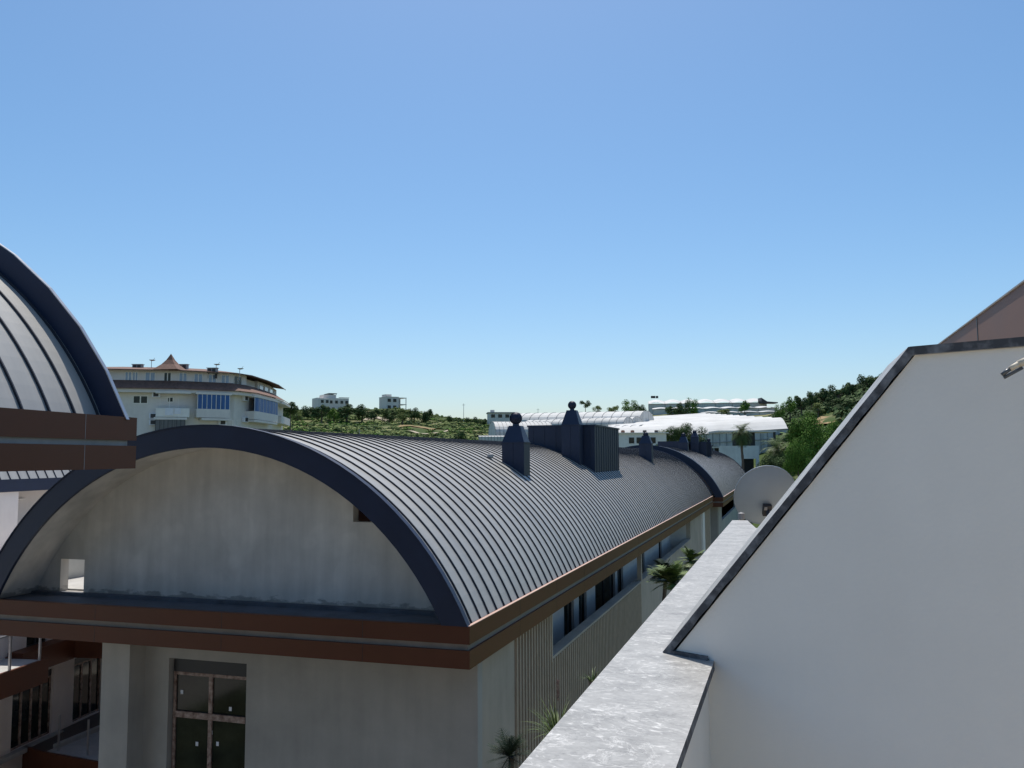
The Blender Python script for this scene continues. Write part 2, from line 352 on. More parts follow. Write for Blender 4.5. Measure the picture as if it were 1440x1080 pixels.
# lower front wall with window
wx0, wz1 = at(238, 925, 'Y', 15).x, at(238, 925, 'Y', 15).z; wx1 = at(347, 932, 'Y', 15).x
wz0 = wz1-2.45
ZF = -3.52
m = MB(W)
wall_holes(m, 'y', 15.0, .25, -13.2, -5.42, -9.5, ZF, [(wx0, wx1, wz0, wz1)])
m.box(-13.3, -12.62, 14.55, 15.0, -9.5, ZF)
m.box(-13.3, -13.2, 15, 64, -9.5, ZF)
m.box(-13.2, -5.42, 63.8, 64.0, -9.5, ZF)
m.build('front_wall', CONC2, main)
def window(parent, fr, x0, x1, y, z0, z1, cols, rows, mtf, fw=.055, head=0., glass=GLASS):
    """casement in plane y (local), facing -y"""
    m = MB(fr); d = .07
    if head:
        m.m = 1; m.box(x0, x1, y, y+d, z1-head, z1); m.m = 0; z1 -= head+.002
    m.box(x0, x0+fw, y, y+d, z0, z1); m.box(x1-fw, x1, y, y+d, z0, z1); m.box(x0+fw, x1-fw, y, y+d, z0, z0+fw); m.box(x0+fw, x1-fw, y, y+d, z1-fw, z1)
    for i in range(1, cols):
        x = x0+(x1-x0)*i/cols; m.box(x-fw*.7, x+fw*.7, y-.004, y+d-.004, z0+fw, z1-fw)
    for j in range(1, rows):
        z = z0+(z1-z0)*j/rows
        for i in range(cols):
            xa = x0+(x1-x0)*i/cols+fw; xb = x0+(x1-x0)*(i+1)/cols-fw; m.box(xa, xb, y+.002, y+d-.002, z-fw*.7, z+fw*.7)
    w_ = m.build('window', [mtf, DARK], parent)
    g = MB(fr); g.box(x0+.02, x1-.02, y+.03, y+.045, z0+.02, z1-.02); g.build('pane', glass, w_)
    return w_
win = window(main, W, wx0+.03, wx1-.02, 15.12, wz0, wz1-.005, 2, 1, WOODF, .06, .28)
m = MB(W)
zt_ = at(240, 1003, 'Y', 15.1).z
m.box(wx0+.1, wx1-.08, 15.10, 15.17, zt_-.06, zt_+.06); m.build('transom', WOODF, win)
for px, py in ((256, 973), (324, 997), (277, 1046), (306, 1046), (297, 1030)):
    p = at(px, py, 'Y', 15.14); m = MB(W); m.box(p.x-.03, p.x+.03, 15.135, 15.14, p.z-.04, p.z+.04); m.build('sticker', LINEN, win)
# room behind the window
m = MB(W); m.box(wx0-1.5, wx1+1.5, 18, 18.1, -9, ZF); m.box(wx0-1.5, wx0-1.4, 15.3, 18, -9, ZF); m.box(wx0-1.4, wx1+1.5, 15.3, 18, wz0-.1, wz0-.02); m.build('room_wall', CREAM, main)
# right side wall
XS = -5.45
PT = -4.76
m = MB(W)
m.box(XS-.25, XS, 15.25, 17.3, -9.5, ZF)
m.m = 1; m.box(XS-.25, XS-.03, 17.3, 20.1, -9.5, ZF)
m.box(XS-.25, XS-.03, 20.1, 33.3, -9.5, PT)
m.m = 0; m.box(XS-.28, XS+.02, 20.1, 51, PT, PT+.06)
m.box(XS-.25, XS, 33.3, 51, -9.5, PT); m.box(XS-.25, XS, 51, 59.6, -9.5, ZF)
m.box(XS-.25, XS-.03, 59.6, 63.8, -9.5, ZF)
m.box(XS-.14, XS+.02, 33.3, 33.5, PT+.06, ZF)
m.build('side_wall', [mat('warm_plaster', (.43, .37, .30), .9, 0, .14, .7, bump=.2, bscale=9, streak=.18), SLATBACK], main)
m = MB(W)
def battens(m, y0, y1, z0, z1):
    y = y0+.06
    while y < y1-.05:
        m.box(XS-.03, XS+.04, y, y+.07, z0, z1); y += .215
battens(m, 17.3, 20.1, -9.5, ZF); battens(m, 20.1, 33.3, -9.5, PT)
m2_ = MB(W); battens(m2_, 59.6, 63.7, -9.5, ZF); m2_.build('batten_screen', SLAT, main)
m.box(XS-.03, XS+.06, 20.04, 20.12, PT-.02, ZF)
m.build('batten_screen', SLAT, main)
m = MB(W); m.box(XS-.1, XS+.12, 57.3, 58.7, -9.5, ZF); m.build('pier', WHITE, main)
# loggia behind the parapet
XL = -6.6
def yat(px, py): return at(px, py, 'X', XL+.02).y
def drs(*prs): return [(yat(a, y), yat(b, y2)) for a, y, b, y2 in prs]
dd = drs((794, 866, 808, 860), (815, 862, 826, 858), (838, 845, 866, 830), (869, 818, 877, 812), (901, 792, 907, 788), (927, 775, 931, 773))
m = MB(W)
wall_holes(m, 'x', XL-.2, 0.2, 20.1, 51.0, PT-1.05, ZF, [(a, b, PT-1.0, ZF-.25) for a, b in dd])
m.box(XL-.2, XS-.25, 20.0, 20.1, PT-1.05, ZF); m.box(XL-.2, XS-.25, 51, 51.1, PT-1.05, ZF)
m.build('loggia_wall', CREAM, main)
m = MB(W); m.box(XL-.2, XS-.25, 20.1, 51, PT-1.15, PT-1.05); m.build('loggia_floor', TERR, main)
fL = lambda p: Vector((XL-.1-p[1], p[0], p[2]))   # local x along Y, facing +X
for a, b in dd: window(main, fL, a+.01, b-.01, -.02, PT-.99, ZF-.26, 1 if b-a < 1.6 else 2, 1, DARK, .07)
# the roof furniture
def zroof(x): return ZC+sqrt(RO*RO-(x-XC)**2)
chimney(main, W, -7.83, -7.17, 23.75, 24.35, -.75, .40, .90, .185)
# stair head box with vertical seams
bm_ = MB(W); BX0, BX1, BY0, BY1 = -9.75, -7.08, 32.9, 37.9
bz0, bz1 = -.9, 1.18
bm_.box(BX0, BX1, BY0, BY1, bz0, bz1); bm_.box(BX0-.04, BX1+.04, BY0-.04, BY1+.04, bz1, bz1+.06)
y = BY0+.3
while y < BY1:
    bm_.box(BX1, BX1+.018, y-.008, y+.008, bz0, bz1); y += .46
x = BX0+.2
while x < BX1:
    bm_.box(x-.006, x+.006, BY0-.012, BY0, bz0, bz1); x += .46
bm_.build('stair_head', NAVY, main)
chimney(main, W, -8.22, -7.52, 32.2, 32.85, -.8, 1.2, 1.78, .165)
chimney(main, W, -8.17, -7.45, 50.0, 50.6, -.6, .72, 1.2, .15, 1.08)
m = MB(W); m.lathe((-8.0, 23.2, -.12), [(.05, -.1), (.05, .12), (.09, .12), (.09, .2), (0.001, .22)], 12); m.build('roof_vent', GROOVE, main)

# ============================================================ SECOND BUILDING IN THE ROW
main2 = thing('apartment_building', 'far barrel roofed building behind the first, its dark arch rim standing above the nearer roof', 'building', (-10.3, 66, -9.5), 'barrel roofed apartment blocks')
X2, Z2 = -10.28, -5.25
barrel(main2, W, X2, Z2, 6.05, -3.0, 66.0, 112.0, n=48, hs=.014)
arch_ring(W, 'arch_rim', NAVY, main2, X2, Z2, 5.6, 6.12, -3.0, 65.4, 66.05)
arch_ring(W, 'arch_rim', NAVY, main2, X2, Z2, 6.0, 6.12, -3.0, 111.95, 112.1)
gable(main2, W, X2, Z2, 6.0, -3.0, 67, 67.2, [])
gable(main2, W, X2, Z2, 6.0, -3.0, 111.5, 111.7, [])
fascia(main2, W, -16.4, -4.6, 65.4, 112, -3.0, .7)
m = MB(W); m.box(-16, -5.1, 66.4, 66.6, -9.5, -3.7); m.box(-5.3, -5.05, 66.6, 111.8, -9.5, -5.0); m.box(-5.3, -5.05, 66.6, 70, -5.0, -3.7); m.box(-5.3, -5.05, 90, 111.8, -5.0, -3.7)
m.box(-16, -5.1, 111.6, 111.8, -9.5, -3.7); m.box(-6.9, -6.7, 66.6, 111.6, -9.5, -3.7)
m.build('side_wall', CONC2, main2)
f2 = lambda p: Vector((-6.7-p[1], p[0], p[2]))
for y in (72, 76.5, 81, 85.5): window(main2, f2, y, y+1.6, -.03, -5.8, -4.0, 1, 1, DARK, .08)
chimney(main2, W, -9.0, -8.2, 76.0, 76.8, -.9, 1.15, 1.7, .2, 1.6)
m = MB(W); m.box(-11.2, -8.75, 79, 84, -.2, 1.35); m.box(-8.75, -7.2, 82.5, 87.5, -1.0, 1.35)
for i in range(11): m.box(-7.2, -7.17, 82.7+i*.46, 82.72+i*.46, -1, 1.35)
m.build('stair_head', NAVY, main2)
chimney(main2, W, -8.55, -7.85, 81.7, 82.45, -.9, 1.75, 2.15, .19, 2.0)
chimney(main2, W, -8.1, -7.5, 92, 92.7, -1.1, 1.0, 1.5, .18, 1.45)

# ============================================================ LEFT NEAR BUILDING
D2 = ray(905, 643); D2.z = 0; D2.normalize(); N2 = Vector((D2.y, -D2.x, 0))
Lf = frame((0, 0, 0), N2, D2)
left = thing('apartment_building', 'near building cut by the left edge, brown double eave under its curved roof', 'building', tuple(N2*-11+D2*6+Vector((0, 0, -9.5))), 'barrel roofed apartment blocks')
LE, LN = 10.42, -6.5
LR = 5.35; lxc = LN-.0-4.93; lzc = .52-2.08
barrel(left, Lf, lxc, lzc, LR-.30, .50, -4, LE-.26, n=60)
arch_ring(Lf, 'arch_rim', NAVY, left, lxc, lzc, LR-.45, LR, .50, LE-.26, LE-.22, n=18)
arch_ring(Lf, 'edge_trim_or_glare', RAIL, left, lxc, lzc, LR+.001, LR+.012, .50, LE-.265, LE-.20, n=18)
m = MB(Lf)
g0, g1, zt, zb = .235, .165, .53, -.125
for a, b in ((g0, zt), (zb, g1)):
    m.box(LN-.12, LN, -5, LE, a, b); m.box(LN-10, LN-.12, LE-.12, LE, a, b)
m.m = 1
for y in (LE-1.05, LE-3.9):
    m.box(LN, LN+.002, y-.003, y+.003, g0, zt); m.box(LN, LN+.002, y-.003, y+.003, zb, g1)
m.build('fascia', [BROWN, GROOVE], left)
m = MB(Lf); m.box(LN-.12, LN-.045, -5, LE-.13, g1, g0); m.build('gutter_strip', GROOVE, left)
m = MB(Lf); m.box(LN-10, LN-.13, -5, LE-.13, zb+.01, zb+.05); m.build('soffit_board', BROWN, left)
m = MB(Lf); m.box(LN-9.5, LN-.6, -5, 5.5, -9.5, zb); m.build('side_wall', CONC2, left)

# ============================================================ BUILDING FAR LEFT, BEHIND
Tc = -21.0
Tf = frame((0, 0, 0), N2, D2)
T = thing('apartment_building', 'recessed building at far left with brown edged balconies, seen under the jutting eave', 'building', tuple(N2*Tc+D2*28+Vector((0, 0, -9.5))), 'barrel roofed apartment blocks')
def tl(x, y, c=Tc):
    d = ray(x, y); p = d*(c/N2.dot(d)); return D2.dot(p), p.z
te = tl(0, 674.5)[1]
barrel(T, Tf, Tc-5.2, te-2.6, 5.85, te, 16, 31.5, n=36)
m = MB(Tf); m.box(Tc-.3, Tc+.05, 16, 31.6, te-.42, te); m.build('fascia', NAVY, T)
m = MB(Tf); m.box(Tc-8, Tc-.3, 16, 31.6, te-.4, te-.34); m.build('soffit_board', NAVY, T)
TW = Tc-1.9                                     # facade plane, set back behind balconies
ft = lambda p: N2*(TW-p[1])+D2*p[0]+Vector((0, 0, p[2]))
def tw(x, y): return tl(x, y, TW)
s_a = tl(8, 720)[0]; s_b = tl(27, 720)[0]; s_c = tl(41, 720)[0]
m = MB(Tf)
m.box(Tc-.45, Tc-.05, s_b-1.0, s_b+.0, -3.9, te-.42)          # upper pier
fl = [-3.9, -7.0, -9.9]
# facade walls per storey with door holes
up = [(22.5, 24.3, -3.85, -1.4), (27.2, 29, -3.85, -1.4), (31, 33, -3.85, -1.4)]
wall_holes(m, 'x', TW-.25, .25, 16, 42, -9.5, te-.42, up)
m.box(Tc-8, TW-.25, 41.8, 42, -9.5, te-.42)
m.build('side_wall', CREAM, T)
for (a, b, z0, z1_) in up: window(T, ft, a+.02, b-.02, .05, z0+.02, z1_-.02, 2, 1, DARK, .06)
m = MB(Tf); m.box(TW, Tc-.1, 16, 42, -4.2, -3.95); m.build('balcony_slab', TERR, T)
m = MB(Tf); m.box(Tc-.1, Tc+.02, 16, 42, -4.5, -3.9); m.build('balcony_fascia', BROWN, T)
def railing(parent, fr, x, y0, y1, z, n, h=1.0, mt=RAIL, posts=None):
    m = MB(fr); m.box(x-.03, x+.03, y0, y1, z+h-.04, z+h)
    for y in (posts or [y0+(y1-y0)*i/n for i in range(n+1)]): m.box(x-.025, x+.025, y-.03, y+.03, z, z+h-.04)
    return m.build('railing', mt, parent)
railing(T, Tf, Tc-.1, 16, s_b+2.2, -3.9, 6, 1.2, WHITE)
# lower storeys stepping forward: facade NF, balcony edge NA
NF, NA, NB = -18.0, -16.7, -17.5
LW = thing('balcony_wing', 'lower wing at bottom left with brown balcony bands, pale walls and tall glass doors', 'building', tuple(N2*NF+D2*24+Vector((0, 0, -9.5))))
fw_ = lambda p: N2*(NF-p[1])+D2*p[0]+Vector((0, 0, p[2]))
zb_ = tl(100, 1018, NF)[1]
w1 = (tl(17, 1000, NF)[0], tl(73, 1000, NF)[0], zb_, tl(73, 940, NF)[1]); w2 = (tl(103, 980, NF)[0], tl(142, 970, NF)[0], zb_, tl(103, 927, NF)[1])
sA = tl(69, 922, NA)[0]; zA = tl(30, 938.5, NA)[1]; bh = .66
u1 = (tl(37, 910, NF)[0], tl(66, 905, NF)[0], zA+.05, -3.4)
m = MB(Tf); wall_holes(m, 'x', NF-.25, .25, 15, 36, -9.5, -3.2, [w1, w2, u1]); m.box(Tc+.1, NF-.25, 15, 36, -3.4, -3.2); m.build('side_wall', mat('pinkish_render', (.75, .67, .62), .85, 0, .08, 1.2, streak=.06), LW)
LWw = []
for q, c_ in ((w1, 4), (w2, 3), (u1, 2)): LWw.append(window(LW, fw_, q[0]+.01, q[1]-.01, .06, q[2]+.01, q[3]-.01, c_, 1, WOODF if q is not u1 else DARK, .05, .2 if q is not u1 else 0))
m = MB(Tf); m.box(NF, NA-.1, 15, sA-.1, zA-.2, zA-.03); m.build('balcony_slab', TERR, LW)
m = MB(Tf); m.box(NA-.1, NA, 15, sA, zA-bh, zA); m.box(NF, NA-.1, sA-.1, sA, zA-bh, zA); m.build('balcony_fascia', BROWN, LW)
sB = tl(104, 925, NB)[0]; zB = tl(104, 925, NB)[1]
m = MB(Tf); m.box(NF, NB, sA+.002, sB, zB-.02, zB+.62); m.build('balcony_fascia', BROWN, LW)
m = MB(Tf); m.box(NB-.4, -12.4, sB+.01, sB+.13, zB, zB+.7); m.box(NB-.4, -12.4, sB+.13, sB+4, zB+.02, zB+.14); m.build('balcony_fascia', BROWN, LW)
ps = [tl(17, 920, NA)[0], tl(59, 910, NA)[0]]
railing(LW, Tf, NA-.06, 15, sA-.05, zA, 0, .95, RAIL, ps)
m = MB(Tf); m.box(NF, -14.2, 23, 28.5, -3.34, -3.2); m.build('shade_canopy', CREAM, LW)  # unseen slab added to shade the balconies below
m = MB(Tf); m.box(NF, NF+.22, 15, w1[1]+.3, zb_-.12, zb_); m.build('door_sill', TERR, LW)
# diagonal metal braces under the upper rail, and a bracket by the upper pier
m = MB(Tf); m.tube([(Tc-.1, s_b-.6, -3.9), (Tc-.1, s_b-.1, -2.75)], .03, 6); m.tube([(Tc-.1, s_b-1.6, -3.9), (Tc-.1, s_b-1.1, -2.75)], .03, 6); m.build('brace', DARK, T)
m = MB(Tf); m.box(TW+.05, TW+.1, s_b+.3, s_b+2.6, -1.5, -1.45); m.box(TW+.05, TW+.1, s_b+1.5, s_b+1.56, -2.3, -1.5); m.build('bracket', WHITE, T)

# ============================================================ LOWEST BALCONY
zf0 = zb_-.03
p0 = at(62, 1058, 'Z', zf0); p1 = at(172, 1078, 'Z', zf0)
bal = thing('balcony', 'lowest balcony at the bottom left corner with thin steel posts and a brown edge', 'balcony', (p0.x, p0.y, -9.5))
def sn(p): return D2.dot(p), N2.dot(p)
def ns(n, s_, z): v = N2*n+D2*s_; return Vector((v.x, v.y, z))
s_p0, n_p0 = sn(p0)
m = MB(); poly = [p0, p1, p1+D2*9, ns(NF+.01, s_p0+10, zf0), ns(NF+.01, s_p0+.4, zf0)]
m.prism([p-Vector((0, 0, .22)) for p in poly], (0, 0, .22)); m.build('balcony_slab', mat('dark_wood_floor', (.085, .065, .055), .6, 0, .2, 3), bal)
kq0 = at(80, 1054, 'Z', zf0); kq1 = at(172, 1015, 'Z', zf0)
m = MB(); m.prism([p0+D2*.02+Vector((.04,.04,.002)), p1+Vector((.04,.04,.002)), p1+D2*6+Vector((0,0,.002)), kq1+Vector((0,0,.002))], (0, 0, .02)); m.build('tile_floor', TERR, bal)
d_ = (p1-p0).normalized(); n_ = Vector((d_.y, -d_.x, 0))
m = MB(); m.prism([p0+Vector((0,0,.03)), p1+Vector((0,0,.03)), p1+n_*.08+Vector((0,0,.03)), p0+n_*.08+Vector((0,0,.03))], (0, 0, -.7))
l1 = ns(NF+.01, s_p0+.4, zf0+.03); m.prism([p0+Vector((0,0,.03)), p0+n_*.08+Vector((0,0,.03)), l1+Vector((-.02,-.1,0)), l1], (0, 0, -.7)); m.build('balcony_fascia', BROWN, bal)
for k_, (px, py, top) in enumerate(((82, 1056, 1.02), (123, 1062, 1.0), (154, 1022, .95))):
    q = at(px, py, 'Z', zf0+.02); m = MB(); m.box(q.x-.03, q.x+.03, q.y-.012, q.y+.012, zf0+.02, zf0+top); m.build('post', RAIL, bal)
dd_ = (kq1-kq0).normalized(); nn = Vector((-dd_.y, dd_.x, 0))
m = MB(); m.prism([kq0+Vector((0,0,.02)), kq1+Vector((0,0,.02)), kq1+nn*.14+Vector((0,0,.02)), kq0+nn*.14+Vector((0,0,.02))], (0, 0, .12)); m.build('kerb', TERR, bal)
m = MB(); m.box(p0.x+.4, p1.x, p0.y+.5, p0.y+3, -9.48, zf0-.23); m.build('base', CONC2, bal)

# ============================================================ OUR TERRACE
PZ = -.65
own = thing('terrace_parapet', 'white parapet wall with a broad pale marble coping running away from the camera', 'parapet wall', (-.4, 3, -1.65))
XLc, XRc = -.558, -.243
pe0 = at(1051, 731.6, 'Z', PZ); pe1 = at(1063, 742.6, 'Z', PZ)
m = MB()
poly = [(XLc, -1.0, PZ), (XRc, -1.0, PZ), (XRc, 2.3+0, PZ), (XRc, pe1.y, PZ), (pe1.x, pe1.y, PZ), (pe0.x, pe0.y, PZ), (XLc, 9.17, PZ)]
n = len(poly)
m.add([Vector(p) for p in poly]+[Vector(p)-Vector((0, 0, .03)) for p in poly],
      [tuple(range(n))] + [(i, i+n, (i+1) % n+n, (i+1) % n) for i in range(n)] + [tuple(range(n, 2*n))[::-1]])
cop = m.build('coping', [MARBLE, MEDGE], own)
for p in cop.data.polygons:
    if abs(p.normal.z) < .5: p.material_index = 1
m = MB(); m.box(XLc+.03, XRc-.02, -1, pe1.y-.02, -1.65, PZ-.032); m.build('wall', WHITE, own)
m = MB(W)
body = thing('building_body', 'lower storeys of the house the camera stands on, below the marble topped parapet', 'building', (2, 3, -9.5))
m.box(XLc+.03, 7, -3, 13.2, -9.5, -1.652); m.build('wall', CONC2, body)

tf_ = thing('terrace_floor', 'beige tiled terrace floor behind the marble topped parapet', 'floor', (1.5, 0, -1.65))
m = MB(W); m.box(XRc, 7, -9, 13.0, -1.651, -1.60); m.build('tiles', mat('beige_floor_tile', (.56, .46, .34), .6, 0, .06, 4), tf_)
m = MB(W); m.quad((-60, -30, -9.48), (XLc, -30, -9.48), (XLc, 115, -9.48), (-60, 115, -9.48)); g_ = m.build('paving', mat('pale_paving', (.44, .41, .36), .85, 0, .12, .7)); g_['kind'] = 'structure'

m = MB(W); m.quad((-22, -9, -9.474), (-6.5, -9, -9.474), (-6.5, 8, -9.474), (-22, 8, -9.474)); g_ = m.build('reflection_lawn', mat('dark_reflection_lawn', (.03, .05, .015), .95, 0, .5, .6, c2=(.12, .12, .05), spec=.1)); g_['kind'] = 'structure'  # unseen dark patch added to darken what the front window reflects
m = MB(W); m.quad((XS+.05, 15.3, -9.475), (XLc-.02, -10, -9.475), (XLc-.02, 110, -9.475), (XS+.05, 110, -9.475)); g_ = m.build('planting_bed', mat('dark_planting_soil', (.15, .12, .08), .95, 0, .4, 1.5, spec=.1)); g_['kind'] = 'structure'
# oblique white partition with marble slabs on its sloping and level tops
P0 = at(932, 918, 'Z', PZ)
u = ray(-570, 643); u.z = 0; u.normalize(); u = -u             # towards the right
nrm = Vector((u.y, -u.x, 0))
if nrm.y > 0: nrm = -nrm                                       # faces the camera
def onp(x, y, off=0):
    d = ray(x, y); return d*((P0+nrm*off).dot(nrm)/d.dot(nrm))
Q0 = P0; Q1 = onp(1277.5, 487.5); Q2 = onp(1440, 472.5)
Q1z = Q1.z; Q2 = Q1+u*((Q2-Q1).dot(u)); Q2.z = Q1z+(Q2.z-Q1z)*.0
Q3 = Q1+u*2.2
TH = .52
part = thing('partition_wall', 'tall white partition wall with a sloping left edge capped by rough edged marble', 'wall', (P0.x+.6, P0.y-.3, -1.65))
back = Vector((0, TH, 0))
m = MB()
inset = .022
sl_d = (Q1-Q0).normalized(); 
sl_n = sl_d.cross(nrm).normalized()
if sl_n.z > 0: sl_n = -sl_n                                     # pointing down/right, into the wall
A0 = Q0+sl_n*.024; A1 = Q1+(sl_n*.024)+sl_d*0.0
A1 = Vector((A1.x, A1.y, 0)); 
wall_in = -nrm*.014
# front outline of the wall under the slabs
t_low = (PZ-.03-A0.z)/sl_d.z
a_low = A0+sl_d*t_low
hi_t = (Q1z-.024-A0.z)/sl_d.z
a_hi = A0+sl_d*hi_t
outl = [a_low, a_hi, Vector((Q3.x, Q3.y, Q1z-.024)), Vector((Q3.x, Q3.y, -1.65)), Vector((a_low.x, a_low.y, -1.65))+u*.0]
rt = Q0+u*((XRc-.02-Q0.x)/u.x)                                  # where the wall meets the parapet's inner face
outl = [a_low, a_hi, Vector((Q3.x, Q3.y, Q1z-.024)), Vector((Q3.x, Q3.y, -1.65)), Vector((rt.x, rt.y, -1.65))-u*.06, Vector((rt.x, rt.y, PZ-.05))-u*.06, Vector((rt.x, rt.y, PZ+.004))-u*.0, Vector((a_low.x, a_low.y, PZ+.004))]
outl[0] = A0+sl_d*((PZ+.004-A0.z)/sl_d.z); outl = outl[:-1]
m.prism([p+wall_in for p in outl], back-Vector((0, .02, 0))); m.build('wall', WHITE, part)
def slab(a, b, dn, name):
    m = MB(); k = 26; nseg = k
    fr_lo = []; 
    vs = []
    for i in range(nseg+1):
        p = a+(b-a)*i/nseg; j = dn*(.024+.004*(noise.noise(p*38))); e = nrm*(.0025*noise.noise(p*30+Vector((3, 1, 7))))
        vs += [p+e, p+j+e*2, p+j+back, p+back]
    fs = []
    for i in range(nseg):
        o_ = 4*i
        fs += [(o_, o_+4, o_+5, o_+1), (o_+1, o_+5, o_+6, o_+2), (o_+3, o_+7, o_+4, o_), (o_+2, o_+6, o_+7, o_+3)]
    fs += [(0, 1, 2, 3), tuple(4*nseg+i for i in (3, 2, 1, 0))]
    m.add(vs, fs); o = m.build(name, [MARBLE, MEDGE], part)
    me = o.data
    for i, p in enumerate(me.polygons):
        if i < 4*nseg and i % 4 == 0 or i >= 4*nseg: p.material_index = 1
    return o
slab(Q0+Vector((0, 0, .003)), Q1, sl_n, 'coping')
slab(Q1+u*.003, Q3, Vector((0, 0, -1)), 'coping')
# foot strip where the partition stands on the coping
m = MB(); e0 = Q0+u*.012-nrm*.0; m.prism([e0+nrm*.001, rt+nrm*.001, rt+Vector((0, .05, 0)), e0+Vector((0, .05, 0))], (0, 0, .012)); m.build('mortar_joint', MEDGE, part)

# pipe end poking in from the right
pt0 = onp(1409, 527, .20); pt1 = onp(1420, 519, .19); pt2 = onp(1432, 512, .18); pt3 = onp(1470, 498, .14); pt4 = onp(1600, 470, -.05)
pipe = thing('cable_conduit', 'short cream foam wrapped pipe end sticking out in front of the white partition', 'pipe', tuple(pt4))
m = MB(); m.smooth = True; m.tube([pt2, pt2.lerp(pt3, .5), pt3, pt3.lerp(pt4, .5), pt4], [.0085, .0105, .0105, .0105, .0105], 12)
m.tube([pt1, pt2+(pt2-pt1)*.2], .0065, 12); m.build('sleeve', PIPEM, pipe)
m = MB(); m.smooth = True; m.tube([pt0, pt1+(pt1-pt0)*.2], .0048, 12); m.tube([pt0+Vector((.004, 0, -.007)), pt2+Vector((.008, 0, -.009))], .004, 8); m.build('copper_end', GREYB, pipe)

# brown eave of our own roof at the upper right
Fx = 1.6
e0 = at(1325, 484.5, 'X', Fx); e1 = at(1440, 397.5, 'X', Fx)
ez = e1.z
eave = thing('roof_eave', 'brown clad roof eave rising above the right hand end of the white partition', 'roof', (Fx+1, 8, -1.65))
m = MB(); m.box(Fx, Fx+.12, 2.0, 12.5, ez-.75, ez); m.box(Fx+.12, 6, 12.38, 12.5, ez-.75, ez); m.build('fascia', mat('brown_cladding_sheen', (.20, .115, .085), .6, 0, .08, 1.5, spec=.3), eave)  # lighter copy of the brown cladding with its specular sheen painted in
m = MB(); m.box(Fx+.12, 6, 2.0, 12.38, ez-.08, ez-.004); m.build('flat_roof', NAVY, eave)
m = MB(); jj = at(1374, 450, 'X', Fx).y; m.box(Fx-.004, Fx, jj-.012, jj+.012, ez-.75, ez-.002); m.build('panel_joint', DARK, eave)
m = MB(); m.box(Fx-.012, Fx+.02, 2, 12.5, ez+.001, ez+.012); m.build('drip_trim', GROOVE, eave)
m = MB(); m.box(3.4, 6, 2.5, 12.3, -1.65, ez-.08); m.build('wall', WHITE, eave)

# satellite dish seen from behind
dc = at(1076.5, 697.5, 'Y', 11.2)
dish = thing('satellite_dish', 'round grey satellite dish seen from behind past the end of the marble coping', 'satellite dish', (dc.x, dc.y, -1.65))
ax = Vector((-.22, .86, .46)).normalized()       # where it looks
tx = ax.cross(Vector((0, 0, 1))).normalized(); ty = tx.cross(ax)
Rd = 41.5/1220*dc.y*.99
m = MB(); m.smooth = True; rings = 10; seg = 48; vs = []
for i in range(rings+1):
    r = Rd*i/rings; dp = .20*(r/Rd)**2*Rd*1.3
    for k in range(seg): vs.append(dc+ax*(dp-.08)+r*(cos(2*pi*k/seg)*tx+1.08*sin(2*pi*k/seg)*ty))
m.add(vs, [(i*seg+k, (i+1)*seg+k, (i+1)*seg+(k+1) % seg, i*seg+(k+1) % seg) for i in range(rings) for k in range(seg)])
rim = [vs[rings*seg+k] for k in range(seg)]+[vs[rings*seg]]
m.tube(rim, .008, 6, False); m.build('reflector', DISH, dish)
hb = dc-ax*.1+ty*(-.10)
m = MB(); m.prism([hb+tx*-.05+ty*.05, hb+tx*.05+ty*.05, hb+tx*.05-ty*.09, hb+tx*-.05-ty*.09], -ax*.06)
m.tube([hb-ax*.03, hb-ax*.10-Vector((0, 0, .05)), Vector((hb.x+.02, hb.y-.08, -1.65))], .024, 10); m.build('mount', DARK, dish)
m = MB(); m.prism([hb-ax*.063+tx*-.045+ty*.04, hb-ax*.063+tx*-.01+ty*.04, hb-ax*.063+tx*-.01, hb-ax*.063+tx*-.045], -ax*.01)
m.prism([hb-ax*.063+tx*.012-ty*.01, hb-ax*.063+tx*.045-ty*.01, hb-ax*.063+tx*.045-ty*.07, hb-ax*.063+tx*.012-ty*.07], -ax*.01); m.build('bracket', GROOVE, dish)
m = MB(); fp = dc+ax*.5-ty*.05; m.tube([dc-ty*Rd*1.0+ax*.1, fp-ty*.03], .012, 8); m.tube([fp, fp+ax*.1], .03, 10); m.build('feed_arm', DISH, dish)
pp = at(1042.5, 731, 'Y', 9.35)
m = MB(); m.lathe((pp.x, 9.35, -1.65), [(.022, 0), (.022, 1.0), (.034, 1.0), (.034, 1.06), (0.001, 1.07)], 12)
tag(m.build('vent_pipe', GROOVE), 'little capped vent pipe just past the far end of the marble coping', 'vent pipe')

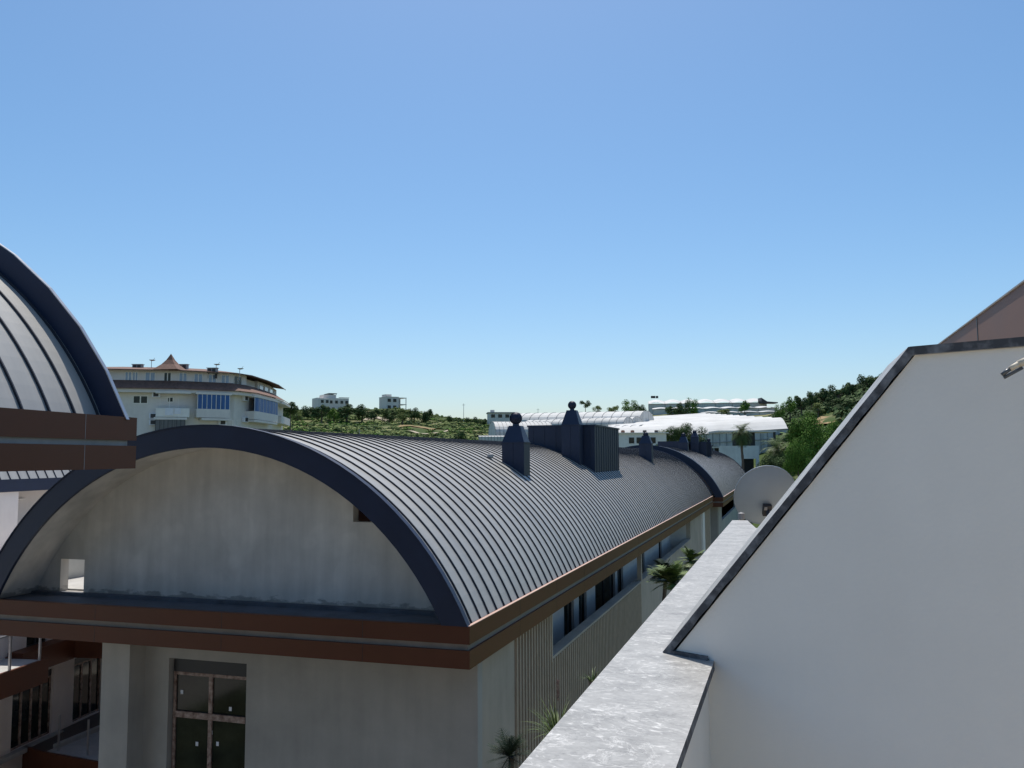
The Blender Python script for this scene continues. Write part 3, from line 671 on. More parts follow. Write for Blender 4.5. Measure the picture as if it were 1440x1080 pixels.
# ============================================================ GROUND
def hor(x): return 641+(1108-x)*.0045
GC = {  # image column -> distance, height (z value, or image row as a negative number)
    -600: [(0, -9.5), (60, -9.5), (120, 0), (300, 9), (900, 14)],
    150: [(0, -9.5), (60, -9.5), (95, -3.5), (150, 1), (260, ('y', 592)), (360, ('y', 590)), (900, 10)],
    400: [(0, -9.5), (60, -9.5), (110, -5), (190, ('y', 612)), (260, ('y', 588)), (350, ('y', 577)), (900, 15)],
    560: [(0, -9.5), (60, -9.5), (110, -7), (185, ('y', 618)), (260, ('y', 593)), (350, ('y', 575)), (900, 14)],
    640: [(0, -9.5), (60, -9.5), (120, -7), (185, ('y', 622)), (250, ('y', 601)), (330, ('y', 590)), (900, 12)],
    720: [(0, -9.5), (60, -9.5), (120, -6), (180, ('y', 622)), (240, ('y', 605)), (320, ('y', 594)), (900, 12)],
    860: [(0, -9.5), (60, -9.5), (120, -6), (180, ('y', 618)), (240, ('y', 603)), (320, ('y', 588)), (900, 14)],
    980: [(0, -9.5), (70, -9.5), (118, -6), (150, ('y', 632)), (235, ('y', 600)), (300, ('y', 588)), (360, ('y', 575)), (900, 20)],
    1060: [(0, -9.5), (70, -9.5), (118, -6), (150, ('y', 640)), (235, ('y', 600)), (300, ('y', 584)), (360, ('y', 575)), (900, 20)],
    1120: [(0, -9.5), (60, -9.5), (100, -4), (130, ('y', 630)), (160, ('y', 600)), (200, ('y', 582)), (260, ('y', 572)), (900, 30)],
    1170: [(0, -9.5), (50, -9.5), (90, -4), (125, ('y', 615)), (150, ('y', 590)), (190, ('y', 566)), (240, ('y', 555)), (900, 30)],
    1240: [(0, -9.5), (50, -9.5), (90, -3), (125, ('y', 600)), (150, ('y', 578)), (190, ('y', 548)), (240, ('y', 536)), (900, 40)],
    1900: [(0, -9.5), (50, -9.5), (90, -3), (125, ('y', 600)), (150, ('y', 560)), (190, ('y', 520)), (240, ('y', 480)), (900, 60)],
}
GK = sorted(GC)
def prof(k, r):
    L = [(a, (hor(k)-z[1])/F*a if isinstance(z, tuple) else z) for a, z in GC[k]]
    for (a, za), (b, zb) in zip(L, L[1:]):
        if r <= b: return za+(zb-za)*(r-a)/(b-a)
    return L[-1][1]
fwd = ray(720, 641); fwd.z = 0; fwd.normalize(); rgt = Vector((fwd.y, -fwd.x, 0))
def ground(x, y):
    dep = x*fwd.x+y*fwd.y; lat = x*rgt.x+y*rgt.y
    if dep < 10: return -9.5
    c = 720+F*lat/dep; c = max(GK[0], min(GK[-1], c))
    for a, b in zip(GK, GK[1:]):
        if c <= b:
            t = (c-a)/(b-a); t = t*t*(3-2*t); z = prof(a, dep)*(1-t)+prof(b, dep)*t; break
    k = min(1, max(0, (dep-120)/80)); z += k*(.9*noise.noise(Vector((x/18, y/18, 0)))+.5*noise.noise(Vector((x/6, y/6, 3))))
    return z
m = MB(); m.smooth = True
deps = [-60, 0, 20, 40]+[60+i*4 for i in range(78)]+[380, 420, 480, 560, 700, 900, 1400, 2500]
lats = 130
vs = []; 
for d in deps:
    for i in range(lats+1):
        a = -1.15+2.5*i/lats; lat = a*max(d, 70) if d < 900 else a*d*1.5
        p = fwd*d+rgt*lat; vs.append((p.x, p.y, ground(p.x, p.y)))
nn_ = lats+1
m.add(vs, [(j*nn_+i, j*nn_+i+1, (j+1)*nn_+i+1, (j+1)*nn_+i) for j in range(len(deps)-1) for i in range(lats)])
g = m.build('ground', SOIL); g['kind'] = 'structure'
def gpt(px, dep, py=640):
    p = far(px, py, dep); return Vector((p.x, p.y, ground(p.x, p.y)))

# ============================================================ VEGETATION
def crown_mesh(name, seed, nleaf, size, mt, squash=.85, blobs=11, spread=.62):
    rnd = random.Random(seed); m = MB()
    bl = []
    for i in range(blobs):
        a = rnd.uniform(0, 2*pi); r = spread*sqrt(rnd.random()); z = rnd.uniform(-.5, .62)
        k = sqrt(max(.05, 1-z*z)); bl.append((Vector((cos(a)*r*k, sin(a)*r*k, z*squash)), rnd.uniform(.24, .42)))
    for i in range(nleaf):
        c, br = rnd.choice(bl)
        d = Vector((rnd.gauss(0, 1), rnd.gauss(0, 1), rnd.gauss(0, 1)+.25)).normalized()
        p = c+d*br*(rnd.random()**.35)
        q = (d+Vector((rnd.uniform(-.7, .7), rnd.uniform(-.7, .7), rnd.uniform(-.3, .9)))).normalized()
        t1 = q.orthogonal().normalized(); t1 = (t1*cos(i)+q.cross(t1)*sin(i)); t2 = q.cross(t1); s = size*rnd.uniform(.6, 1.4)
        m.add([p-t1*s, p-t2*s*.55+q*s*.12, p+t1*s, p+t2*s*.55+q*s*.12], [(0, 1, 2, 3)])
    me = bpy.data.meshes.new(name); me.from_pydata([tuple(v) for v in m.v], [], m.f); me.materials.append(mt); return me
CR = {}
for i in range(4):
    CR['d', i] = crown_mesh('crown', 10+i, 1700, .065, LEAF)
    CR['o', i] = crown_mesh('crown', 20+i, 1700, .06, LEAFO)
    CR['b', i] = crown_mesh('crown', 30+i, 1700, .06, LEAFB)
CR['B', 0] = crown_mesh('crown', 44, 14000, .026, LEAFB, blobs=26, spread=.7); CR['D', 0] = crown_mesh('crown', 45, 10000, .03, LEAF, blobs=22, spread=.72)
CR['B', 1] = crown_mesh('crown', 46, 14000, .026, LEAFB, blobs=24, spread=.7); CR['D', 1] = crown_mesh('crown', 47, 10000, .03, LEAF, blobs=20, spread=.72)
tn = [0]
def tree(px, ytop, ybot, wpx, dep, kind, label, group, trunk=.25):
    i = tn[0]; tn[0] += 1
    cx = far(px, (ytop+ybot)/2, dep); zt = far(px, ytop, dep).z; zb = far(px, ybot, dep).z; W_ = wpx/F*dep/2
    gz = ground(cx.x, cx.y); base = Vector((cx.x, cx.y, gz-.1))
    t = thing('tree', label, 'tree', tuple(base), group)
    h = zt-zb; cz = zb+h*(trunk+(1-trunk)/2) if trunk > .05 else (zt+zb)/2
    rz = (zt-cz)/.95
    o = bpy.data.objects.new('crown', CR[kind, i % (2 if kind in 'BD' else 4)]); COL.objects.link(o); o.parent = t
    o.location = Vector((0, 0, cz-base.z)); o.scale = (W_*1.05, W_*1.05, rz*1.1); o.rotation_euler = (0, 0, i*1.7)
    m = MB(); top = Vector((cx.x, cx.y, cz+rz*.2)); tr = max(.09, W_*.07)
    m.tube([base, base.lerp(top, .5)+Vector((W_*.05, 0, 0)), top], [tr*1.2, tr, tr*.4], 7)
    for k in range(4):
        a = k*1.6+i; q = base.lerp(top, .55); m.tube([q, q+Vector((cos(a)*W_*.5, sin(a)*W_*.5, rz*.35))], [tr*.6, tr*.2], 5)
    m.build('trunk', BARK, t)
    return t
GL = 'trees along the left ridge'
left_tr = [(408, 563, 587, 26, 150, 'd', 'dark tree touching the right end of the curved apartment block'),
 (433, 569, 588, 24, 250, 'd', 'dark low tree just left of the stepped white villa'),
 (452, 565, 588, 26, 240, 'd', 'round tree in front of the stepped white villa on the ridge'),
 (469, 572, 589, 22, 245, 'b', 'lighter green tree below the right half of the stepped villa'),
 (487, 566, 589, 30, 250, 'd', 'broad dark tree at the right foot of the stepped white villa'),
 (509, 567, 588, 28, 255, 'd', 'wide dark tree halfway between the two ridge villas'),
 (526, 572, 588, 20, 260, 'd', 'small dark tree left of the boxy villa with open balconies'),
 (547, 574, 591, 26, 240, 'd', 'dark bush like tree at the foot of the boxy villa'),
 (566, 573, 590, 22, 240, 'o', 'olive tree under the right corner of the boxy villa'),
 (582, 572, 589, 22, 250, 'd', 'dark tree right beside the boxy villa with open balconies'),
 (600, 571, 594, 20, 255, 'd', 'tall dark tree ending the left ridge row before open sky'),
 (632, 584, 597, 16, 270, 'd', 'small tree left of the thin mast'),
 (645, 586, 597, 16, 270, 'd', 'small tree touching the left of the thin mast'),
 (664, 585, 597, 18, 270, 'd', 'small tree just right of the thin mast'),
 (679, 586, 598, 14, 270, 'd', 'small tree at the left wall of the low flat house'),
 (648, 605, 622, 18, 185, 'd', 'dark round shrub tree low on the left slope'),
 (418, 574, 590, 20, 240, 'o', 'olive tree right of the dark tree by the curved block')]
for x, yt, yb, w_, dp, k, lb in left_tr: tree(x, yt, yb+5, w_*1.3, dp, k, lb, GL, .0)
GM = 'trees by the greenhouses'
for x, yt, yb, w_, dp, k, lb, tk in [
 (823, 562, 584, 18, 215, 'd', 'slim tree on a bare trunk just right of the ball topped chimney', .4),
 (840, 570, 584, 16, 225, 'o', 'small pale tree behind the white tunnel greenhouse', .1),
 (862, 568, 586, 22, 225, 'o', 'olive tree behind the middle of the white tunnel greenhouse', .05),
 (884, 562, 586, 30, 230, 'b', 'rounded green tree above the right end of the tunnel greenhouse', .05),
 (900, 567, 588, 22, 228, 'd', 'dark tree just right of the rounded green tree over the tunnel end', .05),
 (944, 567, 590, 26, 245, 'd', 'left tree of the close trio below the hilltop greenhouses', .05),
 (961, 563, 592, 24, 245, 'd', 'middle tree of the close trio below the hilltop greenhouses', .05),
 (973, 560, 592, 24, 248, 'b', 'right and tallest tree of the trio below the hilltop greenhouses', .05),
 (1047, 562, 585, 22, 245, 'b', 'lone round tree standing before the hilltop greenhouses', .1),
 (1018, 575, 586, 26, 250, 'o', 'low bushy tree left of the lone round tree', 0),
 (944, 599, 638, 46, 128, 'D', 'dark tree behind the nearer roof chimney cap', .1),
 (972, 591, 640, 52, 132, 'D', 'big dark tree in front of the ridged greenhouse', .1),
 (926, 610, 634, 30, 126, 'o', 'low bushy tree beside the white shed with small windows', 0)]:
    tree(x, yt, yb, w_, dp, k, lb, GM, tk)
GR = 'trees on the right hillside'
for x, yt, yb, w_, dp, k, lb in [
 (1139, 576, 668, 76, 62, 'B', 'big bright green tree left of the sloping marble edge'),
 (1122, 612, 684, 50, 58, 'B', 'bright green tree right above the satellite dish'),
 (1172, 590, 640, 44, 72, 'B', 'bright green tree half hidden by the sloping marble edge'),
 (1110, 556, 584, 26, 170, 'b', 'tall green tree at the left foot of the right hill'),
 (1126, 552, 580, 30, 172, 'd', 'dark green tree beside the ochre bare patch'),
 (1140, 549, 575, 22, 178, 'd', 'dark conifer like tree breaking the skyline low on the right hill'),
 (1158, 544, 575, 34, 180, 'd', 'dark tree a third of the way up the right hill skyline'),
 (1178, 538, 570, 36, 185, 'd', 'broad dark tree midway up the right hill skyline'),
 (1198, 533, 566, 34, 188, 'd', 'dark tree two thirds up the right hill skyline'),
 (1219, 525, 560, 36, 190, 'd', 'highest dark tree on the skyline near the marble edge'),
 (1240, 522, 556, 34, 190, 'd', 'tree at the hilltop mostly behind the partition wall'),
 (1150, 566, 582, 26, 165, 'o', 'olive bush above the ochre bare patch'),
 (1196, 558, 585, 34, 165, 'd', 'dark tree right of the ochre bare patch'),
 (1172, 558, 576, 28, 170, 'd', 'dark bushy tree over the top of the ochre patch'),
 (1098, 568, 590, 20, 168, 'b', 'small green tree right of the hilltop greenhouse end'),
 (1090, 640, 690, 60, 66, 'D', 'dark tree directly behind the satellite dish'),
 (1150, 640, 700, 60, 58, 'D', 'dark tree behind the lower marble edge')]:
    tree(x, yt, yb, w_, dp, k, lb, GR, .05)

def ribbon(pts, w_, name, mt):
    m = MB(); P = []
    for (px0, d0), (px1, d1) in zip(pts, pts[1:]):
        for i in range(8): P.append((px0+(px1-px0)*i/8, d0+(d1-d0)*i/8))
    P.append(pts[-1]); Q = [far(px, 640, d) for px, d in P]
    for a, b in zip(Q, Q[1:]):
        for sg in (0, 1): pass
        wv = Vector((fwd.x, fwd.y, 0))*w_/2
        q = [a-wv, b-wv, b+wv, a+wv]; m.add([(p.x, p.y, ground(p.x, p.y)+.25) for p in q], [(0, 1, 2, 3)])
    o = m.build(name, mt); o['kind'] = 'structure'; return o
DIRT = mat('pale_dirt', (.42, .36, .27), .95, 0, .2, .4, spec=.1)
OCHRE = mat('ochre_earth', (.30, .20, .10), .95, 0, .3, .3, spec=.1, c2=(.36, .27, .15))
ribbon([(512, 262), (530, 268), (545, 262), (556, 270)], 5, 'path', DIRT)
ribbon([(570, 212), (590, 206), (612, 214), (630, 226)], 3, 'path', DIRT)
ribbon([(560, 226), (580, 232), (610, 228), (625, 238)], 9, 'bare_earth', OCHRE)
ribbon([(500, 236), (530, 240), (560, 238)], 4, 'bare_earth', OCHRE)
ribbon([(1142, 150), (1160, 150), (1180, 152)], 16, 'bare_earth', OCHRE)
# scrub on the hillsides (uncountable)
def scrub(name, mt, n, seed, cols, dr, smin, smax):
    rnd = random.Random(seed); m = MB()
    for _ in range(n):
        px = rnd.uniform(*cols); dp = rnd.uniform(*dr)
        p = gpt(px, dp); 
        if noise.noise(Vector((p.x/22, p.y/22, seed))) < -.12: continue
        if px < 730 and noise.noise(Vector((dp/5.5, p.x/60, 2.))) < -.10: continue
        if (560 < px < 628 and 222 < dp < 236) or (508 < px < 558 and 258 < dp < 272) or (568 < px < 632 and 204 < dp < 216) or (1140 < px < 1182 and 140 < dp < 160): continue
        s = rnd.uniform(smin, smax)
        for k in range(22):
            d = Vector((rnd.gauss(0, 1), rnd.gauss(0, 1), abs(rnd.gauss(0, 1)))).normalized(); q = p+Vector((d.x*s, d.y*s, d.z*s*.75))*rnd.uniform(.6, 1)
            t1 = d.orthogonal().normalized(); t1 = t1*cos(k)+d.cross(t1)*sin(k); t2 = d.cross(t1); e = s*.36
            m.add([q-t1*e, q-t2*e*.7, q+t1*e, q+t2*e*.7], [(0, 1, 2, 3)])
    o = m.build(name, mt); o['kind'] = 'stuff'; o['label'] = 'low scrub covering the hillsides'; o['category'] = 'scrub'; return o
o = scrub('scrub', LEAFO, 3400, 3, (380, 720), (150, 345), .45, 1.15); o['label'] = 'pale olive scrub spread over the left hillside'
o = scrub('scrub', LEAFB, 2000, 5, (380, 720), (150, 330), .4, 1.0); o['label'] = 'bright green scrub patches on the left hillside'
o = scrub('scrub', LEAF, 1500, 9, (1090, 1260), (110, 235), .7, 1.9); o['label'] = 'dark scrub on the right hillside'
o = scrub('scrub', LEAF, 1200, 14, (380, 720), (150, 340), .45, 1.2); o['label'] = 'dark green bushes between the paler scrub on the left hillside'
o = scrub('scrub', LEAF, 500, 10, (860, 1090), (236, 330), .5, 1.2); o['label'] = 'green scrub between the greenhouse terraces'

def palm(px, pcy, dep, mt, fl, nf, label, group, loc=None, droop=.5, leaf=.03, lw=.5, skirt=False, r=.16):
    c = loc if loc is not None else far(px, pcy, dep); gz = -9.5 if loc is not None else ground(c.x, c.y)
    t = thing('palm_tree', label, 'palm', (c.x, c.y, gz), group)
    m = MB(); b = Vector((c.x, c.y, gz-.1)); h = c.z-gz
    k = 14; m.tube([b.lerp(c, i/k)+Vector((.05*sin(i), 0, 0)) for i in range(k+1)], [r*(1+.18*(i % 2))*(1.2-.3*i/k) for i in range(k+1)], 9); m.build('trunk', BARK, t)
    rnd = random.Random(px*7+nf); m = MB()
    for j in range(nf):
        az = j*2.4+rnd.uniform(-.3, .3); el = rnd.uniform(-.25, 1.35) if not skirt else rnd.uniform(-1.1, 1.3); L = fl*rnd.uniform(.75, 1.1)
        d = Vector((cos(az)*cos(el), sin(az)*cos(el), sin(el))); p = c.copy(); side = Vector((-sin(az), cos(az), 0)); N = 14
        for i in range(N):
            st = L/N; q = p+d*st; k_ = sin(pi*(.12+.86*i/N)); ll = lw*L*k_*.55
            m.add([p-side*.008, p+side*.008, q+side*.006, q-side*.006], [(0, 1, 2, 3)])
            for sgn in (-1, 1):
                tip = q+side*sgn*ll+d*ll*.8-Vector((0, 0, ll*.25*rnd.random())); m.add([q-d*leaf, q+d*leaf, tip], [(0, 1, 2)])
            p = q; d = (d-Vector((0, 0, droop*st/L*1.5))).normalized()
    m.build('fronds', mt, t); return t
palm(1043, 608, 118, PALM, 2.0, 110, 'tall palm with a round crown before the pale blue wall', 'palms', droop=1.3, skirt=True)
palm(1093, 632, 78, PALM, 1.8, 90, 'date palm with drooping fronds right of the pale blue wall', 'palms', droop=1.0, skirt=True)
GP = 'plants in the gap between the buildings'
palm(935, 812, 0, PALM, .68, 44, 'sunlit palm peeping over the coping below the long eave', GP, loc=at(944, 820, 'Y', 24.5), droop=.5, lw=.8, r=.06)
palm(900, 800, 0, PALED, .52, 26, 'dark palm in the shade left of the sunlit palm', GP, loc=at(934, 806, 'Y', 27.5), droop=.5, lw=.8, r=.06)
palm(965, 786, 0, PALM, .6, 22, 'small palm beyond the sunlit palm beside the coping', GP, loc=at(972, 789, 'Y', 31), droop=.5, lw=.8, r=.06)
palm(712, 1060, 0, PALED, .42, 50, 'dark fan palm in deep shade at the bottom of the gap', GP, loc=at(716, 1064, 'X', -4.5), droop=.2, lw=.7, leaf=.006, r=.05)
def reed(loc, h, n, label, plume=True):
    t = thing('reed_clump', label, 'plant', (loc.x, loc.y, -9.5), GP); rnd = random.Random(int(loc.y*100)); m = MB()
    for i in range(n):
        a = rnd.uniform(0, 2*pi); L = h*rnd.uniform(.5, 1.05); sp = rnd.uniform(.1, .75); p = loc+Vector((cos(a)*.05, sin(a)*.05, 0)); d = Vector((cos(a)*sp, sin(a)*sp, 1)).normalized()
        sd_ = Vector((-sin(a), cos(a), 0)); N = 7
        for k in range(N):
            q = p+d*L/N; w0, w1 = .011*(1-k/N), .011*(1-(k+1)/N); m.add([p-sd_*w0, p+sd_*w0, q+sd_*w1, q-sd_*w1], [(0, 1, 2, 3)]); p = q; d = (d+Vector((cos(a)*.09, sin(a)*.09, -.16*sp*2))).normalized()
    m.build('leaves', PALM, t)
    m = MB(); m.tube([Vector((loc.x, loc.y, -9.5)), loc], [.08, .05], 7); m.build('stem', BARK, t)
    if plume:
        m = MB()
        for k in range(120):
            z = rnd.uniform(.75, 1.12)*h; a = rnd.uniform(0, 6.28); p = loc+Vector((.01, 0, z)); q = p+Vector((cos(a)*.035, sin(a)*.035, .05)); m.add([p, p+Vector((0, 0, .012)), q], [(0, 1, 2)])
        m.build('flower_plume', WOODF, t)
    return t
reed(at(784, 1044, 'X', -3.0), .70, 150, 'grassy plant with a rusty plume beside the bottom of the coping')
reed(at(833, 958, 'X', -3.0), .32, 22, 'thin wisp of grass higher up along the coping edge', False)

# ============================================================ CURVED APARTMENT BLOCK ON THE LEFT
BE = 7.7
def bp(px, py):                                  # facade point for a column: distance so that the eave row gives height BE
    dep = BE*F/(hor(px)-py); p = far(px, py, dep); return Vector((p.x, p.y, 0))
plan = [bp(60, 545.5), bp(150, 545.0), bp(250, 546.3), bp(330, 549.5), bp(350, 552), bp(372, 557.5), bp(388, 562.5), bp(398, 568)]
blk = thing('apartment_block', 'curved cream apartment block with tiled roofs and blue balcony blinds', 'building', (plan[3].x, plan[3].y, ground(plan[3].x, plan[3].y)))
cum = [0]
for a, b in zip(plan, plan[1:]): cum.append(cum[-1]+(b-a).length)
def on(s, z, out=0):                             # facade coordinates
    s = max(0, min(cum[-1]-1e-4, s))
    for i in range(len(plan)-1):
        if s <= cum[i+1]:
            a, b = plan[i], plan[i+1]; t = (s-cum[i])/(cum[i+1]-cum[i]); d = (b-a).normalized()
            def nv(i_):
                i_ = max(0, min(len(plan)-2, i_)); e = (plan[i_+1]-plan[i_]).normalized(); return Vector((e.y, -e.x, 0))
            n0 = (nv(i-1)+nv(i)).normalized(); n1 = (nv(i)+nv(i+1)).normalized()
            p = a.lerp(b, t)+n0.lerp(n1, t).normalized()*out; return Vector((p.x, p.y, z))
def fac(px, py):                                 # pixel -> (s, z) on the facade
    d = ray(px, py); d2 = Vector((d.x, d.y, 0))
    for i in range(len(plan)-1):
        a, b = plan[i], plan[i+1]; e = b-a
        den = d2.x*e.y-d2.y*e.x; t = (a.x*e.y-a.y*e.x)/den; q = (d2*t-a).dot(e)/e.dot(e)
        if -1e-6 <= q <= 1+1e-6: return cum[i]+q*e.length, d.z*t
    return cum[-1], d.z*((plan[-1]).length/d2.length)
fb = lambda p: on(p[0], p[2], -p[1])             # local x along, y into the building
def strip(m, s0, s1, z0, z1, y0, y1, step=2.):
    n = max(1, int((s1-s0)/step))
    cs = sorted({s0, s1, *[c for c in cum if s0 < c < s1]})
    for a, b in zip(cs, cs[1:]):
        m.box(a+.0005, b-.0005, y0, y1, z0, z1)
SE = cum[-1]
m = MB(fb); strip(m, 0, SE, -4, BE-.1, 0, 6); m.build('wall', CREAM, blk)
m = MB(fb); strip(m, 0, SE, BE-.55, BE-.15, -.9, -.02); m.build('eave_band', CREAM, blk)
# lower tiled roof skirt
m = MB(fb)
cs = list(cum)
za, zb2 = BE-.1, BE+.85
for a, b in zip(cs, cs[1:]):
    m.add([(a, -1.1, za), (b, -1.1, za), (b, .4, zb2), (a, .4, zb2), (a, -1.1, za-.08), (b, -1.1, za-.08)], [(0, 1, 2, 3), (4, 5, 1, 0)])
m.build('lower_roof', TILE, blk)
m = MB(fb); sa_end = fac(352, 552)[0]; strip(m, 0, sa_end, BE+.3, BE+2.0, .5, 6)
sb0, sb1 = fac(372, 557)[0], SE-.3; strip(m, sb0, sb1, BE+.3, BE+1.9, .9, 6); m.build('attic_wall', CREAM, blk)
# upper roof
m = MB(fb)
zu = BE+2.0
cs = [c for c in cum]
for a, b in zip(cs, cs[1:]):
    m.add([(a, -.35, zu), (b, -.35, zu), (b, 5, zu+.75), (a, 5, zu+.75), (a, -.35, zu-.12), (b, -.35, zu-.12), (a, 11, zu+.6), (b, 11, zu+.6)], [(0, 1, 2, 3), (4, 5, 1, 0), (3, 2, 7, 6)])
m.build('roof', TILE, blk)
m = MB(fb); m.box(sa_end, sb0, 1.2, 6, BE+.3, BE+1.8); m.build('attic_wall', CREAM, blk)
# turret
tp = far(240, 519, 96); tt = far(240, 497, 97)
m = MB(); N = 4; prof_ = [(2.2, 0), (1.15, .62), (.55, 1.15), (.02, tt.z-tp.z)]; vs = []
for r_, z_ in prof_:
    for k in range(4):
        a = pi/4+k*pi/2+.25; vs.append((tp.x+r_*.9*cos(a), tp.y+r_*.9*sin(a), tp.z+z_-.15))
m.add(vs, [(i*4+k, i*4+(k+1) % 4, (i+1)*4+(k+1) % 4, (i+1)*4+k) for i in range(3) for k in range(4)]); m.build('turret_roof', TILE, blk)
def bwin(x0, y0, x1, y1, cols=2, mt=WHITE, glass=GLASS, off=-.04, z=None):
    s0, zt_ = fac(x0, y0); s1, zb_ = fac(x1, y1)
    if s1-s0 < .3: s1 = s0+.6
    return window(blk, fb, s0, s1, off, zb_, zt_, cols, 1, mt, .09, 0, glass)
for x0, y0, x1, y1 in ((187, 556, 208, 568), (318, 590, 333, 602), (235, 558, 244, 566)): bwin(x0, y0, x1, y1, 2 if x1-x0 > 12 else 1)
PALE = mat('sky_lit_window', (.20, .26, .36), .15, 0, .2, 2, spec=1)
for x0, x1, g_ in ((174, 184, PALE), (185, 193, PALE), (203, 218, PALE), (230, 241, GLASS), (252, 264, PALE), (274, 287, PALE), (295, 307, PALE), (314, 326, PALE), (333, 345, GLASS)):
    s0, z_ = fac(x0, 530); s1, _ = fac(x1, 530); window(blk, fb, s0, s1, .44, BE+.75, BE+1.78, 2, 1, WHITE, .07, 0, g_)
for x0, x1 in ((375, 380), (382, 387), (389, 393)):
    s0, _ = fac(x0, 545); s1, _ = fac(x1, 545); window(blk, fb, s0, max(s1, s0+.5), .84, BE+.7, BE+1.6, 1, 1, WHITE, .07, 0, PALE)
def balcony(x0, x1, yt, yb, kind, ztop, label=None):
    s0, s1 = fac(x0, yb)[0], fac(x1, yb)[0]; zf = ztop-2.65
    m = MB(fb); strip(m, s0, s1, zf, zf+.95, -1.15, -1.0); m.box(s0, s0+.12, -1.0, 0, zf, zf+.95); m.box(s1-.12, s1, -1.0, 0, zf, zf+.95); strip(m, s0+.12, s1-.12, zf, zf+.15, -1., 0)
    b = m.build('balcony', CREAM if kind != 'w' else WHITE, blk)
    if kind in 'bg':
        m = MB(fb); strip(m, s0+.08, s1-.08, zf+.96, ztop-.1, -1.12, -1.04)
        m.build('blind', BLUE if kind == 'b' else GREYB, b)
        m = MB(fb); n = 7
        for i in range(n+1):
            s = s0+.08+(s1-s0-.16)*i/n; m.box(s-.025, s+.025, -1.14, -1.12, zf+.96, ztop-.1)
        m.build('frame', WHITE if kind == 'b' else DARK, b)
    else:
        window(blk, fb, s0+.3, min(s1-.3, s0+2.3), -.03, zf+.2, zf+2.2, 2, 1, WHITE, .07, 0, GLASS)
    m = MB(fb); strip(m, s0-.1, s1+.1, ztop-.1, ztop+.15, -1.2, 0); m.build('balcony_ceiling', CREAM, b)
    return b, s0, s1, zf
zt1 = BE-.55
b_, s0_, s1_, zf_ = balcony(220, 264, 552, 580, 'w', zt1)
m = MB(fb); m.box(s0_+.9, s0_+1.7, -1.22, -1.18, zf_+.15, zf_+.95); m.box(s0_+1.8, s0_+2.4, -1.22, -1.18, zf_+.3, zf_+.95); m.build('laundry', LINEN, b_)
balcony(273, 316, 550, 580, 'b', zt1); balcony(345, 378, 557, 585, 'b', zt1)
balcony(218, 259, 583, 608, 'g', zt1-2.85); balcony(280, 316, 583, 608, 'o', zt1-2.85); balcony(345, 376, 585, 612, 'o', zt1-2.85)
balcony(383, 396, 572, 590, 'o', zt1)
def acbox(px, py, z=None, dep=.35):
    s0, z0 = fac(px, py); m = MB(fb); m.box(s0, s0+.85, -.38, -.02, z0-.3, z0+.3); m.m = 1; m.box(s0+.15, s0+.65, -.4, -.38, z0-.22, z0+.22); m.build('air_conditioner', [LINEN, DARK], blk)
for q in ((214, 555), (210, 585), (210, 594), (340, 560), (340, 590), (306, 588), (306, 594)): acbox(*q)
for px, py, wp in ((194, 516, 13), (257, 516, 14), (299, 521, 13)):
    p = far(px, py, 98); d = wp/F*98/2; m = MB(); fr_ = frame((p.x, p.y, p.z), rgt, fwd); m = MB(fr_); m.box(-d, d, -.3, .3, -.35, .25); m.box(-d-.1, d+.1, -.35, .35, .25, .3); m.m = 1; m.box(-d*.8, -d*.1, -.32, -.3, -.25, .2); m.box(d*.1, d*.8, -.32, -.3, -.25, .2)
    for sx in (-1, 1): m.box(sx*d*.8-.05, sx*d*.8+.05, -.2, .2, -.9, -.35)
    m.build('air_conditioner', [GROOVE, DARK], blk)
for px, py in ((213, 512), (304, 518), (337, 524)):
    p = far(px, py, 98); m = MB(); m.tube([p-Vector((0, 0, .9)), p+Vector((0, 0, .4))], .03, 6); q = p+Vector((.1, 0, .35))
    m.lathe(q, [(.0, 0), (.2, .03), (.36, .12)], 14); m.tube([q, q+Vector((.5, -.2, .3))], .02, 5); m.build('rooftop_antenna', GROOVE, blk)

# ============================================================ RIDGE HOUSES
def house_frame(px, dep, rot=0):
    p = gpt(px, dep); c, s = cos(rot), sin(rot); return frame(p, rgt*c+fwd*s, fwd*c-rgt*s), p
dep = 350; fr_, p = house_frame(464, dep, .5); z0 = far(464, 573, dep).z-p.z; z1 = far(464, 560, dep).z-p.z; z2 = far(464, 553, dep).z-p.z
h = thing('villa', 'stepped white villa with a rooftop pergola on the left ridge', 'house', tuple(p))
m = MB(fr_); m.box(-6.5, 6.5, -3.5, 4, -1, z1); m.box(-3.5, 1.5, -2.5, 4, z1, z2-.6); m.box(-6.7, -2.0, -5.5, -3.5, -1, z1-.4); m.build('wall', CREAM, h)
m = MB(fr_); m.box(-1.6, 1.8, -2.7, 4.2, z2-.2, z2); m.box(-1.5, -1.3, -2.6, -2.4, z2-.6, z2-.2); m.box(1.4, 1.6, -2.6, -2.4, z2-.6, z2-.2); m.box(2.5, 6.6, -3.7, -2.5, z1+.2, z1+.35); m.build('pergola', DARK, h)
for i, x in enumerate((-5.6, -3.6, -1.4, .8, 3.0, 5.0)): window(h, fr_, x, x+1.1, -3.56 if x > -2 else -5.56, z1-2.2, z1-1.0, 1, 1, DARK, .08)
for x in (-.5, 2., 4.4): window(h, fr_, x, x+1.1, -3.56, z1-5., z1-3.8, 1, 1, DARK, .08)
fr_, p = house_frame(552, dep, .55); z0 = -1; z1 = far(552, 559, dep).z-p.z
h = thing('villa', 'boxy villa with deep shaded balconies at its right side on the ridge', 'house', tuple(p))
m = MB(fr_); m.box(-4.3, 1.2, -3, 4, -1, z1); m.box(1.2, 4, 1.5, 4, -1, z1)
for z in (z1-.25, z1-2.9): m.box(1.2, 4.6, -3.2, 1.5, z, z+.25)
